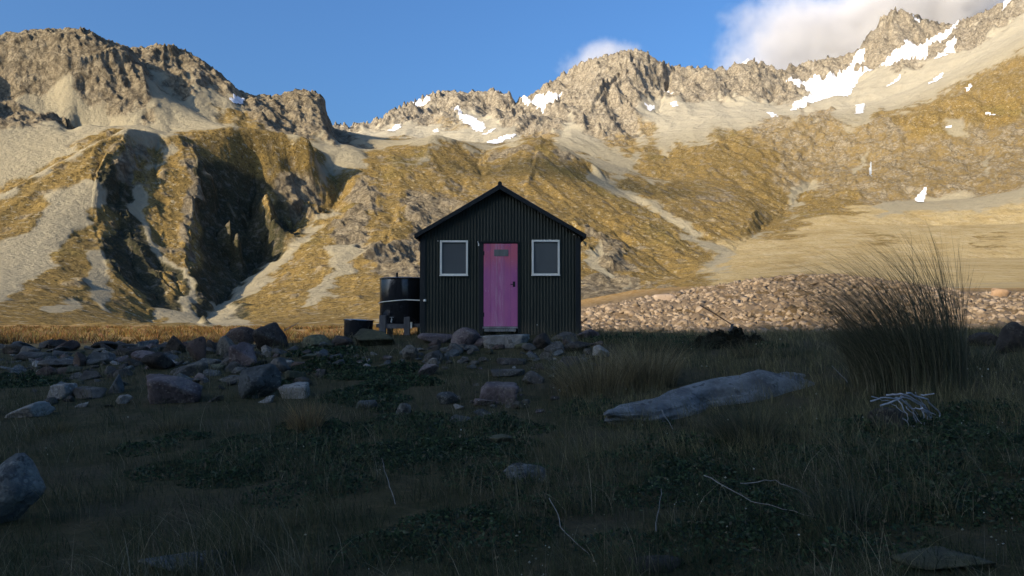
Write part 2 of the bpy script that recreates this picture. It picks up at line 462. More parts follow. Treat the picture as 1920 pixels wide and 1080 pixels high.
# ---------------------------------------------------------------- relief
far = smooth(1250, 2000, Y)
N1 = ridged(X/90, Y/90, Z/70, 6) - .35
N2 = ridged(X/210 + 3, Y/210, Z/170, 7) - .35
N3 = ridged(X/28 + 3, Y/28, Z/20, 5) - .35
N4 = fbm(X/6, Y/6, Z/5, 4)
edge = smooth(0, .25, ll)                   # calm next to the near ground
N5 = fbm(X/2.1 + 8, Y/2.1, Z/2.1, 3)
steep = smooth(.18, .5, gl)
g1 = (1 - np.abs(st)*1.5); g2 = (1 - np.abs(st2)*1.5); g3 = (1 - np.abs(st3)*1.6)
g1 -= g1.mean(); g2 -= g2.mean(); g3 -= g3.mean(); N1 = N1 - N1.mean(); N2 = N2 - N2.mean()
soft = 1 - .75*blur(kS, 4)
rel = (rough*(N1*17 + N3*6) + far*(.3 + rough)*(N2*20 + N1*12 + N3*3)
       + grassy*(N1*7*smooth(300, 700, Y) + N3*3.0)
       + steep*soft*(g2*9.5*np.minimum(sc_, 1.2) + g1*2.6*np.minimum(sc_, 1.5)) + far*steep*(.35 + rough)*g3*34
       + N4*(1.0 + 1.5*rough)*np.minimum(sc_, 1) + N5*(.45 + .5*rough)*smooth(1400, 500, Y)*np.minimum(sc_*1.4, 1))
fan = smooth(1330, 1420, U)*smooth(380, 420, Vv)
fh = smooth(600, 680, U)*smooth(1480, 1400, U)*smooth(440, 380, Vv)*smooth(1500, 1300, Y)
fl = smooth(330, 380, U)*smooth(660, 620, U)*smooth(385, 330, Vv)*smooth(1000, 880, Y)
rel = rel*edge*(1 - .45*fh)*(1 - .6*fl)*np.clip(sc_*1.25, .3, 1)*(1 - .5*fan*smooth(1200, 1000, Y))
# keep the traced crest lines where they are: less relief right on the skyline
Zr = Z + rel
# push along the slope normal for craggy outlines
nx, ny = -gx, -gy; nl = np.sqrt(1 + gx*gx + gy*gy); nx, ny, nz = nx/nl, ny/nl, 1/nl
B = fbm(X/13, Y/13, Zr/13, 4)*3.6 + (np.abs(fbm(X/34 + 7, Y/34, Zr/34, 3))*2 - .3)*8
amp = rough*(0.6 + .5*far)*edge*np.clip(sc_*1.2, .3, 1)
Xn = X + nx*B*amp; Yn = Y + ny*B*amp; Zn = Zr + nz*B*amp
TV = np.stack([Xn, Yn, Zn], -1)
# bring the skyline, freed of its bias, back to the traced one
SKY_V = [(-500,230),(-330,150),(-150,85),(0,62),(60,54),(150,52),(185,70),(215,82),(250,90),(275,84),(310,82),(345,95),(380,116),(420,146),(447,172),(480,178),(520,177),(555,166),(590,171),(604,190),(618,220),(630,236),
 (660,232),(700,226),(742,200),(790,182),(822,169),(880,172),(935,167),(962,183),(985,184),(1012,165),(1060,135),(1100,112),(1150,100),(1192,90),(1215,98),(1235,112),(1262,122),(1320,126),(1365,128),(1388,118),(1412,111),(1440,118),(1465,131),(1500,120),(1545,110),(1590,104),(1615,92),(1640,60),(1665,30),(1683,16),(1700,18),(1722,26),(1745,36),(1790,46),(1820,34),(1850,24),(1890,4),(1940,-24),(2050,-60),(2250,-40)]
def fit_line(pts, ymin, ymax, width, uspan=None, passes=2):
    su, sv = zip(*pts); cidx = np.arange(NC); ok = (Y[:, 0] >= ymin) & (Y[:, 0] <= ymax)
    ker = np.hanning(27); ker /= ker.sum()
    for _ in range(passes):
        uu_, vv_ = proj(TV[..., 0], TV[..., 1], TV[..., 2]); vv_ = np.where(ok[:, None], vv_, 1e6)
        rs_ = np.argmin(vv_, 0); ut = 960 + F*np.linspace(TMIN, TMAX, NC)
        dv = np.interp(ut, su, sv) - vv_[rs_, cidx]
        if uspan: dv = dv*smooth(uspan[0], uspan[0] + 40, ut)*smooth(uspan[1], uspan[1] - 40, ut)
        dv = np.convolve(np.pad(dv, 13, mode='edge'), ker, 'valid'); ls = np.convolve(np.pad(ll[rs_, cidx], 13, mode='edge'), ker, 'valid')
        TV[..., 2] += -np.clip(dv, -40, 40)[None]*Y/F*np.exp(-((ll - ls[None])/width)**2)
fit_line([(600,290),(640,274),(700,281),(760,267),(815,252),(860,263),(908,282),(960,265),(1010,255),(1060,275),(1085,291),(1130,317)], 780, 1180, .07, (600, 1130))
fit_line([(-100,420),(0,362),(120,301),(200,256),(242,236),(300,248),(350,245),(430,235),(520,248),(600,262)], 420, 830, .07, (-100, 600))
fit_line(SKY_V, 600, 2900, .16, None, 3)
MASK = np.stack([kG, kS, kR, kP], -1)
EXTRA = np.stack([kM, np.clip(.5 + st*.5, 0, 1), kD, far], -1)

def grid_normals(V):
    a = np.gradient(V, axis=1); b = np.gradient(V, axis=0)
    n = np.cross(a, b); return n/np.linalg.norm(n, axis=-1, keepdims=True)
TN = grid_normals(TV)
idx = np.arange(NR*NC).reshape(NR, NC)
QUADS = np.stack([idx[:-1, :-1], idx[:-1, 1:], idx[1:, 1:], idx[1:, :-1]], -1).reshape(-1, 4)
qU = U[:-1, :-1].ravel(); qV = Vv[:-1, :-1].ravel(); qY = Y[:-1, :-1].ravel(); qT = tt[:-1, :-1].ravel()

def sub_mesh(name, sel, lift=0.0, attrs=True):
    q = QUADS[sel]
    used, inv = np.unique(q, return_inverse=True)
    V = TV.reshape(-1, 3)[used] + lift*TN.reshape(-1, 3)[used]
    me = np_mesh(name, V, inv.reshape(-1, 4))
    if attrs:
        set_attr(me, 'mask', MASK.reshape(-1, 4)[used]); set_attr(me, 'extra', EXTRA.reshape(-1, 4)[used])
    me.normals_split_custom_set_from_vertices(TN.reshape(-1, 3)[used].tolist())
    return me
# ================================================================== MOUNTAIN MATERIAL
def mountain_material():
    m, nt, b = new_mat('mountain_surface'); g = NB(nt)
    pos = g.pos()
    a = g.attr('mask').outputs['Color']; e = g.attr('extra').outputs['Color']
    G, S, R = g.sep(a)[:3]; M, ST, W = g.sep(e)[:3]
    Pk = g.attr('mask').outputs['Alpha']; far = g.attr('extra').outputs['Alpha']
    n1 = g.noise(pos, .035, 6, .6); n2 = g.noise(pos, .16, 5, .65); n3 = g.noise(pos, .6, 4, .7); n4 = g.noise(pos, .009, 4, .6)
    # golden tussock grass
    grass = g.mix(g.ramp(n1, .35, .65), (.200, .132, .042), (.158, .112, .042))
    grass = g.mix(g.ramp(n2, .46, .70), grass, (.27, .18, .055))
    grass = g.mix(g.ramp(n3, .48, .66, 0, .8), grass, (.085, .052, .016)); grass = g.mix(g.ramp(g.noise(pos, 1.7, 2, .6), .55, .7, 0, .5), grass, (.30, .21, .075))  # dark flecks paint tussock shadows into the grass colour
    grass = g.mix(g.ramp(n4, .55, .72, 0, .55), grass, (.155, .12, .035))
    grass = g.mix(g.ramp(g.noise(pos, .30, 3, .6), .565, .60, 0, .75), grass, (.075, .052, .018)); grass = g.mix(g.ramp(g.noise(pos, .21, 3, .6, .3), .60, .63, 0, .7), grass, (.33, .275, .175))
    # pale scree
    scree = g.mix(ST, (.25, .213, .138), (.32, .275, .18))
    scree = g.mix(g.ramp(n3, .52, .75, 0, .5), scree, (.20, .17, .13))
    scree = g.mix(g.ramp(n2, .55, .75, 0, .5), scree, (.35, .305, .205))
    # rock
    rock = g.mix(g.ramp(n2, .35, .68), (.175, .138, .088), (.33, .27, .175))
    rock = g.mix(g.ramp(n1, .45, .75, 0, .8), rock, (.39, .325, .22))
    rock = g.mix(g.ramp(n3, .56, .74, 0, .75), rock, (.085, .07, .052))
    wv = g.n('ShaderNodeVectorMath', operation='ADD'); g.set(wv.inputs[0], pos); g.set(wv.inputs[1], g.scale(g.noise(pos, .05, 4, .6, out='Color'), 14))
    ck = g.ramp(g.voro(g.scale(wv.outputs[0], (1, 1, .55)), .075, 'DISTANCE_TO_EDGE'), .0, .07); ck2 = g.ramp(g.voro(g.scale(wv.outputs[0], (1, 1, .5)), .022, 'DISTANCE_TO_EDGE'), .0, .05)
    crack = g.math('MULTIPLY', g.math('MULTIPLY_ADD', ck, .5, .5), g.math('MULTIPLY_ADD', ck2, .45, .55)); rock = g.mix(crack, (.06, .048, .034), rock)
    # dry straw on the fan
    ps = g.scale(pos, (1, .32, 1)); p3 = g.noise(ps, .5, 4, .7); p2 = g.noise(ps, .12, 5, .65)
    straw = g.mix(g.ramp(n1, .3, .7), (.40, .315, .165), (.33, .245, .11))
    straw = g.mix(g.ramp(p2, .5, .7, 0, .6), straw, (.45, .37, .235))
    straw = g.mix(g.ramp(p3, .50, .66, 0, .7), straw, (.20, .14, .06)); straw = g.mix(g.ramp(g.noise(pos, .018, 5, .7), .52, .66, 0, .55), straw, (.24, .165, .06))
    # cliffs with grassy ledges
    ledge = g.math('ADD', g.math('MULTIPLY', n2, .6), g.math('MULTIPLY', n1, .5))
    mixed = g.mix(g.ramp(ledge, .47, .62), (.255, .18, .075), rock)
    c = g.mix(S, grass, scree); 
    den = g.math('ADD', g.math('ADD', G, S), 1e-4)
    c = g.mix(g.math('DIVIDE', S, den, clamp=True), grass, scree)
    c = g.mix(R, c, rock); c = g.mix(g.math('DIVIDE', Pk, g.math('ADD', g.math('ADD', Pk, G), g.math('ADD', S, 1e-4)), clamp=True), c, straw)
    c = g.mix(M, c, mixed)
    shade_tone = g.mix(g.ramp(n3, .4, .7), (.034, .034, .018), (.080, .064, .032)); shade_tone = g.mix(g.ramp(n2, .5, .68, 0, .7), shade_tone, (.15, .125, .09))  # darkened colour that deepens the shade on the gully faces
    c = g.mix(W, c, shade_tone)
    # greyer, paler stone up on the far range
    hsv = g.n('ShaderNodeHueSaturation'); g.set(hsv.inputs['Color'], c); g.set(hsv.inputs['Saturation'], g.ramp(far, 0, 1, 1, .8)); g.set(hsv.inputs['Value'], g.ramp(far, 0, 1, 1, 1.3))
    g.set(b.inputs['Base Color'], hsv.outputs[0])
    b.inputs['Roughness'].default_value = .95; b.inputs['Specular IOR Level'].default_value = .1
    h = g.math('ADD', g.math('MULTIPLY', g.noise(pos, .3, 7, .75), 1.3), g.math('MULTIPLY', g.noise(pos, .06, 6, .65), 2.5))
    rb = g.math('MAXIMUM', R, M)
    x = g.n('ShaderNodeBump'); g.set(x.inputs['Height'], h); g.set(x.inputs['Strength'], g.ramp(rb, 0, 1, .55, 1.0)); x.inputs['Distance'].default_value = 4.0
    g.set(b.inputs['Normal'], x.outputs[0])
    return m
MAT_MOUNTAIN = mountain_material()

def snow_material():
    m, nt, b = new_mat('old_snow'); g = NB(nt); pos = g.pos()
    c = g.mix(g.ramp(g.noise(pos, .03, 5, .6), .35, .7), (.68, .66, .64), (.84, .84, .85))
    g.set(b.inputs['Base Color'], c); b.inputs['Roughness'].default_value = .7
    g.set(b.inputs['Normal'], g.bump(g.noise(pos, .12, 5, .6), .4, 2.0))
    return m
MAT_SNOW = snow_material()
# ================================================================== SPLIT THE TERRAIN INTO ITS HILLS
def u_at(v, tab):
    vs, us = zip(*tab); return np.interp(v, vs, us)
_ug = u_at(qV, [(240, 640), (300, 632), (362, 618), (395, 590), (430, 550), (500, 480), (556, 425), (596, 392), (640, 352)])
_us = u_at(qV, [(290, 1060), (325, 1105), (385, 1200), (440, 1290), (478, 1360), (515, 1320), (545, 1230)])
_left = (qU < _ug) & (qY < 1330)
_foot = ~_left & (qU < _us) & (qY < 1180) & (qU > 300)
_far = ~_left & ~_foot & ((qY > 1640) | ((qU < 1180) & (qY > 1180)))
_fanm = ~_left & ~_foot & ~_far & (qV > np.interp(qU, [1370, 1450, 1640, 1920], [478, 440, 372, 352])) & (qU > 1180)
_cliff = ~_left & ~_foot & ~_far & ~_fanm
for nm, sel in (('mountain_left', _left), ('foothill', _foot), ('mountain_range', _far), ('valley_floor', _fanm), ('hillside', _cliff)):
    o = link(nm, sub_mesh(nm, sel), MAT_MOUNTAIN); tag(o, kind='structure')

# ------------------------------------------------------------------ snow
def inpoly(u, v, poly):
    r = np.zeros(u.shape, bool); n = len(poly)
    for i in range(n):
        x1, y1 = poly[i]; x2, y2 = poly[(i+1) % n]
        c = ((y1 > v) != (y2 > v)) & (u < (x2-x1)*(v-y1)/((y2-y1) if y2 != y1 else 1e-9) + x1)
        r ^= c
    return r
SNOW = [
 ('wide white snowfield lying in the basin under the highest rocky peak',
  [(1473,152),(1500,152),(1530,145),(1560,140),(1590,125),(1605,105),(1620,98),(1618,112),(1600,132),(1608,140),(1660,122),(1690,105),(1700,88),(1722,82),(1745,68),(1790,50),(1798,46),(1790,62),(1765,85),(1740,97),(1735,112),(1700,124),(1650,132),(1612,145),(1600,165),(1590,180),(1560,183),(1530,190),(1500,205),(1482,212),(1488,195),(1515,182),(1520,172),(1505,165),(1490,170)], 1700),
 ('thin snow strip on scree just below the big snowfield', [(1610,184),(1640,172),(1665,160),(1690,140),(1685,152),(1655,168),(1625,180)], 1700),
 ('broken snow streak right of the big snowfield near the skyline', [(1750,112),(1775,90),(1797,74),(1788,90),(1772,106),(1760,112)], 1700),
 ('small wedge of snow hanging below the big snowfield', [(1604,195),(1624,194),(1614,212),(1602,225)], 1600),
 ('short snow sliver on the scree slope right of the wedge', [(1738,160),(1758,144),(1774,135),(1762,148),(1745,158)], 1600),
 ('snow patch on the skyline at the top right corner', [(1874,4),(1885,-2),(1902,-6),(1896,8),(1884,16)], 1600),
 ('little snow scrap below the top right skyline', [(1862,48),(1875,35),(1872,46),(1866,53)], 1600),
 ('small snow cap on the summit of the highest peak', [(1700,37),(1715,33),(1732,34),(1722,40),(1706,42)], 2300),
 ('snow cap on the pointed knob under the cloud', [(1378,119),(1395,114),(1414,111),(1405,120),(1388,126)], 2000),
 ('snow saddle between the flat topped summit and the central peak', [(966,186),(985,178),(1010,180),(1030,178),(1056,177),(1040,190),(1020,196),(1010,192),(985,190)], 1800),
 ('small white tongue below the snow saddle', [(1004,200),(1032,196),(1022,212),(1016,214)], 1700),
 ('large ragged snow patch in the middle of the flat topped summit', [(843,212),(856,210),(868,222),(884,220),(898,228),(910,236),(905,248),(890,246),(875,238),(858,224)], 1500),
 ('pair of snow specks high on the flat topped summit', [(772,190),(785,190),(795,190),(812,187),(806,196),(790,199),(775,197)], 1700),
 ('slanting snow streak under the flat topped summit', [(903,276),(925,264),(950,254),(972,248),(960,258),(935,270),(912,280)], 1350),
 ('short slanting snow bar above the long streak', [(902,256),(915,248),(930,241),(927,247),(912,256)], 1500),
 ('snow at the left foot of the flat topped summit', [(726,246),(740,240),(752,237),(746,245),(732,249)], 1500),
 ('tiny snow fleck left of the ragged patch', [(808,250),(818,243),(824,245),(815,251)], 1500),
 ('snow patch right of the central peak, upper of three', [(1236,164),(1250,168),(1268,170),(1262,175),(1245,174)], 1700),
 ('snow patch right of the central peak, middle of three', [(1204,194),(1216,197),(1226,198),(1222,208),(1212,203)], 1600),
 ('snow patch right of the central peak, rightmost of three', [(1252,196),(1266,195),(1270,206),(1258,203)], 1600),
 ('narrow snow strip left of the big snowfield foot', [(1432,211),(1448,214),(1463,219),(1450,220)], 1600),
 ('flat snow patch on the golden cliffs at the right edge', [(1840,218),(1858,216),(1876,219),(1858,223)], 1250),
 ('small snow strip low on the golden cliffs', [(1758,241),(1775,238),(1790,240),(1775,243)], 1250),
 ('snow remnant on the golden shoulder', [(1808,172),(1818,160),(1822,162),(1814,172)], 1500),
 ('dirty white snow at the head of the valley fan', [(1712,376),(1722,366),(1734,354),(1736,366),(1730,381),(1718,380)], 1000),
 ('small snow on the gap right of the left crag', [(428,186),(440,181),(460,184),(446,190),(434,194)], 900),
]
jx = (fbm(X/40, Y/40, Z/40, 4)[:-1, :-1].ravel())*11; jy = (fbm(X/40 + 50, Y/40, Z/40, 4)[:-1, :-1].ravel())*8
jx2 = fbm(X/11, Y/11, Z/11, 4)[:-1, :-1].ravel()*5
from collections import deque
def main_piece(sel):
    """largest connected piece of the selected quads"""
    nr, nc = NR - 1, NC - 1
    m = sel.reshape(nr, nc); rr, cc = np.nonzero(m); todo = set(zip(rr.tolist(), cc.tolist())); best = []
    while todo:
        s = todo.pop(); comp = [s]; dq = [s]
        while dq:
            r, c = dq.pop()
            for q in ((r+1, c), (r-1, c), (r, c+1), (r, c-1)):
                if q in todo: todo.remove(q); comp.append(q); dq.append(q)
        if len(comp) > len(best): best = comp
    r = np.zeros((nr, nc), bool)
    if best:
        a = np.array(best); r[a[:, 0], a[:, 1]] = True
    return r.ravel()
for lab, poly, ymin in SNOW:
    sel = inpoly(qU + jx*.55 + jx2, qV + jy*.4 + jx2*.6, poly) & (qY > ymin) & (qY < 3000)
    sel = main_piece(sel) if sel.any() else sel
    if sel.sum() < 4: print('SNOW none', lab, sel.sum()); continue
    o = link('snow_patch', sub_mesh('snow_patch', sel, 1.2, False), MAT_SNOW)
    tag(o, lab, 'snow patch', 'old snow patches on the mountains')

m, nt, b = new_mat('falling_water'); b.inputs['Base Color'].default_value = (.40, .42, .42, 1); b.inputs['Roughness'].default_value = .3
sel = inpoly(qU, qV, [(1630,308),(1634,309),(1632,324),(1635,338),(1632,338),(1629,324)]) & (qY > 1150) & (qY < 1700)
if sel.any():
    o = link('waterfall', sub_mesh('waterfall', main_piece(sel), .8, False), m); tag(o, 'thin white waterfall in the golden cliffs above the valley fan', 'waterfall')
# ================================================================== NEAR GROUND
def at_ground(u, v):
    """where the line of sight through (u, v) meets the near ground"""
    d = np.array(P(u, v, 1.0)) - np.array([0, 0, CAMZ])
    ys = np.exp(np.linspace(math.log(1.2), math.log(95), 500))
    hh = ground_h(d[0]*ys, ys); zz = CAMZ + d[2]*ys
    k = np.nonzero(zz <= hh)[0]
    y = ys[k[0]] if len(k) else 95.0
    return (d[0]*y, y, float(ground_h(np.array([d[0]*y]), np.array([y]))[0]))

def moraine_w(x, y):
    """1 on the rubble moraine right of the hut"""
    n = fbm(x/6, y/6, 0*x, 3)*6
    return smooth(27, 34, y + n*.6)*smooth(.5, 5, x - (y - 40)*.02 + n*.4)*smooth(112, 84, y)
def near_grid(ts, ys, name, drop=0.0):
    t, q = np.meshgrid(ts, ys); x = t*q; y = q - 7.0
    h = ground_h(x, y) - drop
    mw = moraine_w(x, y)
    h = h + mw*(ridged(x/1.7, y/1.7, 0*x, 4) - .4)*.7
    h = h - .06*smooth(90, 108, y)
    V = np.stack([x, y, h], -1).reshape(-1, 3)
    nr, nc = t.shape; i = np.arange(nr*nc).reshape(nr, nc)
    q = np.stack([i[:-1, :-1], i[:-1, 1:], i[1:, 1:], i[1:, :-1]], -1).reshape(-1, 4)
    me = np_mesh(name, V, q)
    gold = smooth(21, 28, y + fbm(x/4, y/4, 0*x + 1, 3)*8)*(1 - mw)
    bare = smooth(-.05, .3, fbm(x/1.3 + 8, y/1.3, 0*x, 4))
    set_attr(me, 'mask', np.stack([gold.ravel(), mw.ravel(), bare.ravel(), np.ones(x.size)], -1))
    return me

def ground_material():
    m, nt, b = new_mat('alpine_ground'); g = NB(nt); pos = g.pos()
    G, M, B = g.sep(g.attr('mask').outputs['Color'])[:3]
    n1 = g.noise(pos, 1.2, 5, .65); n2 = g.noise(pos, 7, 5, .7); n3 = g.noise(pos, .25, 4, .6)
    turf = g.mix(g.ramp(n1, .35, .65), (0.0392, 0.0372, 0.0142), (0.0700, 0.0552, 0.0247))
    turf = g.mix(g.ramp(n2, .5, .7, 0, .6), turf, (0.1260, 0.0900, 0.0427))
    turf = g.mix(g.math('MULTIPLY', B, .45), turf, (0.0770, 0.0576, 0.0361))
    gold = g.mix(g.ramp(n1, .35, .62), (.24, .125, .025), (.33, .23, .11))
    gold = g.mix(g.ramp(n2, .5, .7, 0, .6), gold, (.09, .05, .015))
    stone = g.mix(g.ramp(n2, .3, .7), (.15, .108, .066), (.22, .165, .11))
    stone = g.mix(g.ramp(n1, .5, .72, 0, .6), stone, (.27, .17, .085))
    stone = g.mix(g.ramp(g.noise(pos, .20, 4, .6), .50, .62, 0, .8), stone, (.13, .082, .032)); c = g.mix(G, turf, gold); c = g.mix(M, c, stone)
    g.set(b.inputs['Base Color'], c); b.inputs['Roughness'].default_value = .95; b.inputs['Specular IOR Level'].default_value = .1
    g.set(b.inputs['Normal'], g.bump(g.math('ADD', n2, g.noise(pos, 25, 4, .7)), .8, .05))
    return m
MAT_GROUND = ground_material()
o = link('ground', near_grid(np.linspace(-1.3, 1.3, 860), np.exp(np.linspace(math.log(1.2), math.log(117), 640)), 'ground'), MAT_GROUND); tag(o, kind='structure')
# the land behind and beside the camera
xs = np.linspace(-150, 150, 121); ys = np.linspace(-80, 100, 73)
x, y = np.meshgrid(xs, ys); h = ground_h(x, y) - .04 - .7*((np.abs(x) < 1.3*(y + 7) - 3) & (y > -5))
i = np.arange(x.size).reshape(x.shape)
me = np_mesh('meadow', np.stack([x, y, h], -1).reshape(-1, 3), np.stack([i[:-1, :-1], i[:-1, 1:], i[1:, 1:], i[1:, :-1]], -1).reshape(-1, 4))
set_attr(me, 'mask', np.tile([0, 0, .3, 1], (x.size, 1)))
o = link('meadow', me, MAT_GROUND); tag(o, kind='structure')

# ---- the ridge behind the camera whose shade lies over the hut: its crest is set from the edge of the shade
def shade_edge(X): return 30.5 + .10*X + 1.2*math.sin(X*.21) + .8*math.sin(X*.5 + 1)
S = np.array(SUNV); rows = []
gxs = np.linspace(-170, 230, 161)
crest = []
for X_ in gxs:
    t = 310 + 25*math.sin(X_*.03) + 8*math.sin(X_*.11 + 2)
    crest.append(np.array([X_, shade_edge(X_), .2]) + S*t)
crest = np.array(crest)
fade = smooth(-170, -120, gxs)*smooth(230, 190, gxs)
prof = [(-190, 0), (-110, .33), (-45, .7), (-12, .93), (0, 1), (10, .93), (35, .68), (75, .3), (112, 0)]
nrm = np.array([.0, 1.0])
for d, f in prof:
    r = crest.copy(); r[:, 0] += nrm[0]*d; r[:, 1] += nrm[1]*d
    n = fbm(r[:, 0]/25, r[:, 1]/25, 0*r[:, 0], 4)*14*(0 if d == 0 else 1)*(f if f < 1 else 0)
    r[:, 2] = -3 + (crest[:, 2] + 3)*f*(.35 + .65*fade) + n
    rows.append(r)
R_ = np.array(rows); i = np.arange(R_.shape[0]*R_.shape[1]).reshape(R_.shape[:2])
me = np_mesh('ridge', R_.reshape(-1, 3), np.stack([i[:-1, :-1], i[:-1, 1:], i[1:, 1:], i[1:, :-1]], -1).reshape(-1, 4))
set_attr(me, 'mask', np.tile([.6, .2, .2, 0], (R_.shape[0]*R_.shape[1], 1))); set_attr(me, 'extra', np.tile([0, .5, .5, 0], (R_.shape[0]*R_.shape[1], 1)))
o = link('ridge', me, MAT_MOUNTAIN); tag(o, kind='structure')

# ================================================================== ROCKS
_bm = bmesh.new(); bmesh.ops.create_icosphere(_bm, subdivisions=5, radius=1); _bm.verts.ensure_lookup_table()
ICO5 = (np.array([v.co[:] for v in _bm.verts]), np.array([[v.index for v in f.verts] for f in _bm.faces])); _bm.free()
_bm = bmesh.new(); bmesh.ops.create_icosphere(_bm, subdivisions=4, radius=1)
ICO4 = (np.array([v.co[:] for v in _bm.verts]), np.array([[v.index for v in f.verts] for f in _bm.faces])); _bm.free()
_bm = bmesh.new(); bmesh.ops.create_icosphere(_bm, subdivisions=2, radius=1)
ICO2 = (np.array([v.co[:] for v in _bm.verts]), np.array([[v.index for v in f.verts] for f in _bm.faces])); _bm.free()
_bm = bmesh.new(); bmesh.ops.create_icosphere(_bm, subdivisions=3, radius=1)
ICO3 = (np.array([v.co[:] for v in _bm.verts]), np.array([[v.index for v in f.verts] for f in _bm.faces])); _bm.free()
def rock_verts(seed, ico=ICO4, planes=11, round_=.06, box=0.0, noise=.05, flat=0.0):
    """an angular stone: a ball cut by random planes, its edges worn, its faces rough"""
    r = np.random.default_rng(seed); D = ico[0]
    N = r.normal(size=(planes, 3)); N /= np.linalg.norm(N, axis=1)[:, None]
    d = r.uniform(.55, .95, planes)
    if box:
        Bn = np.array([[1,0,0],[-1,0,0],[0,1,0],[0,-1,0],[0,0,1],[0,0,-1]], float) + r.normal(size=(6, 3))*.13
        Bn /= np.linalg.norm(Bn, axis=1)[:, None]
        N = np.concatenate([N[:5], Bn]); d = np.concatenate([d[:5]*1.25, r.uniform(.6, .75, 6)])
    c = D @ N.T
    q = np.where(c > .05, d/np.maximum(c, .05), 9)
    k = 1/round_
    rr = -np.log(np.exp(-np.minimum(q, 3)*k).sum(1) + np.exp(-1.25*k))/k
    o = r.uniform(0, 50, 3); p = D*rr[:, None]
    rr = rr*(1 + noise*1.4*fbm(p[:, 0]*1.6 + o[0], p[:, 1]*1.6 + o[1], p[:, 2]*1.6 + o[2], 3) + noise*fbm(p[:, 0]*5 + o[0], p[:, 1]*5, p[:, 2]*5 + o[2], 4))
    V = D*rr[:, None]
    lo, hi = V.min(0), V.max(0)
    return (V - (lo + hi)/2)/((hi - lo)/2)          # fills the unit box
def stone_material(name, base, dark, lichen, lich_amt=.5, scale=1.0):
    m, nt, b = new_mat(name); g = NB(nt); pos = g.pos()
    n1 = g.noise(pos, 3*scale, 6, .65); n2 = g.noise(pos, 14*scale, 5, .7); n3 = g.noise(pos, 1.1*scale, 4, .6)
    c = g.mix(g.ramp(n1, .35, .65), dark, base)
    c = g.mix(g.ramp(n2, .55, .72, 0, .6), c, dark)
    sp = g.voro(g.scale(pos, (1, 1, 1)), 16*scale); c = g.mix(g.math('MULTIPLY', g.ramp(sp, .30, .18), g.ramp(n3, .42, .6, 0, .8)), c, lichen); c = g.mix(g.ramp(g.noise(pos, 6*scale, 3, .6, .4), .60, .66, 0, .75), c, tuple(v*.55 for v in dark))
    c = g.mix(g.ramp(g.math('ADD', g.math('MULTIPLY', n3, .6), g.math('MULTIPLY', n2, .45)), .56, .62, 0, lich_amt), c, lichen)
    g.set(b.inputs['Base Color'], c); b.inputs['Roughness'].default_value = .9; b.inputs['Specular IOR Level'].default_value = .2
    g.set(b.inputs['Normal'], g.bump(g.math('ADD', n1, g.math('MULTIPLY', n2, .5)), 1.0, .08))
    return m
ST = {
 'grey':  stone_material('grey_stone', (0.1044, 0.0936, 0.0762), (0.0464, 0.0416, 0.0358), (0.1740, 0.1560, 0.1176), .5),
 'dark':  stone_material('dark_stone', (0.0609, 0.0494, 0.0381), (0.0261, 0.0221, 0.0179), (0.1087, 0.0975, 0.0706), .4),
 'red':   stone_material('reddish_stone', (0.1087, 0.0754, 0.0582), (0.0493, 0.0338, 0.0269), (0.1595, 0.1365, 0.1008), .4),
 'green': stone_material('lichen_stone', (0.0899, 0.0858, 0.0470), (0.0464, 0.0442, 0.0269), (0.1450, 0.1404, 0.0762), .7),
 'pale':  stone_material('pale_stone', (0.2755, 0.2535, 0.2128), (0.1450, 0.1300, 0.1098), (0.3625, 0.3250, 0.2632), .5),
 'lilac': stone_material('lilac_stone', (0.1522, 0.1196, 0.1098), (0.0667, 0.0494, 0.0470), (0.2175, 0.1820, 0.1512), .5),
 'blue':  stone_material('bluish_stone', (0.1015, 0.1066, 0.0986), (0.0464, 0.0481, 0.0448), (0.2030, 0.1976, 0.1624), .6),
}
def put_rock(u, v, wpx, hpx, mat, label, seed, depth=1.0, rz=0.0, tilt=0.0, box=0.0, ico=ICO4, name='rock', group=None, sink=.25, rnd=.06, noise=.05):
    """a stone whose foot is seen at (u, v), wpx wide and hpx high in the photograph"""
    x, y, z = at_ground(u, v); s = y/F
    w, hh = wpx*s, hpx*s
    V = rock_verts(seed, ico, box=box, round_=rnd, noise=noise)*np.array([w/2, w/2*depth, hh*(1 + sink)/2])
    me = np_mesh(name, V, None, ico[1])
    o = link(name, me, ST[mat]); o.location = (x, y + w*depth*.3, z + hh*(1 + sink)/2 - hh*sink)
    o.rotation_euler = (random.uniform(-.05, .05), tilt, rz)
    tag(o, label, 'rock', group); return o
# ================================================================== THE HUT
PX = 16.5/F                                        # metres per photo pixel at the hut front
HX0, HX1 = (789.5 - 960)*PX, (1087 - 960)*PX
HY = 16.5; HD = 5.2
def hz(v): return P(960, v, HY)[2]
def hx(u): return (u - 960)*PX
Z_BASE = hz(634); Z_EAVE = hz(443); Z_APEX = hz(350); XC = hx(937.5)

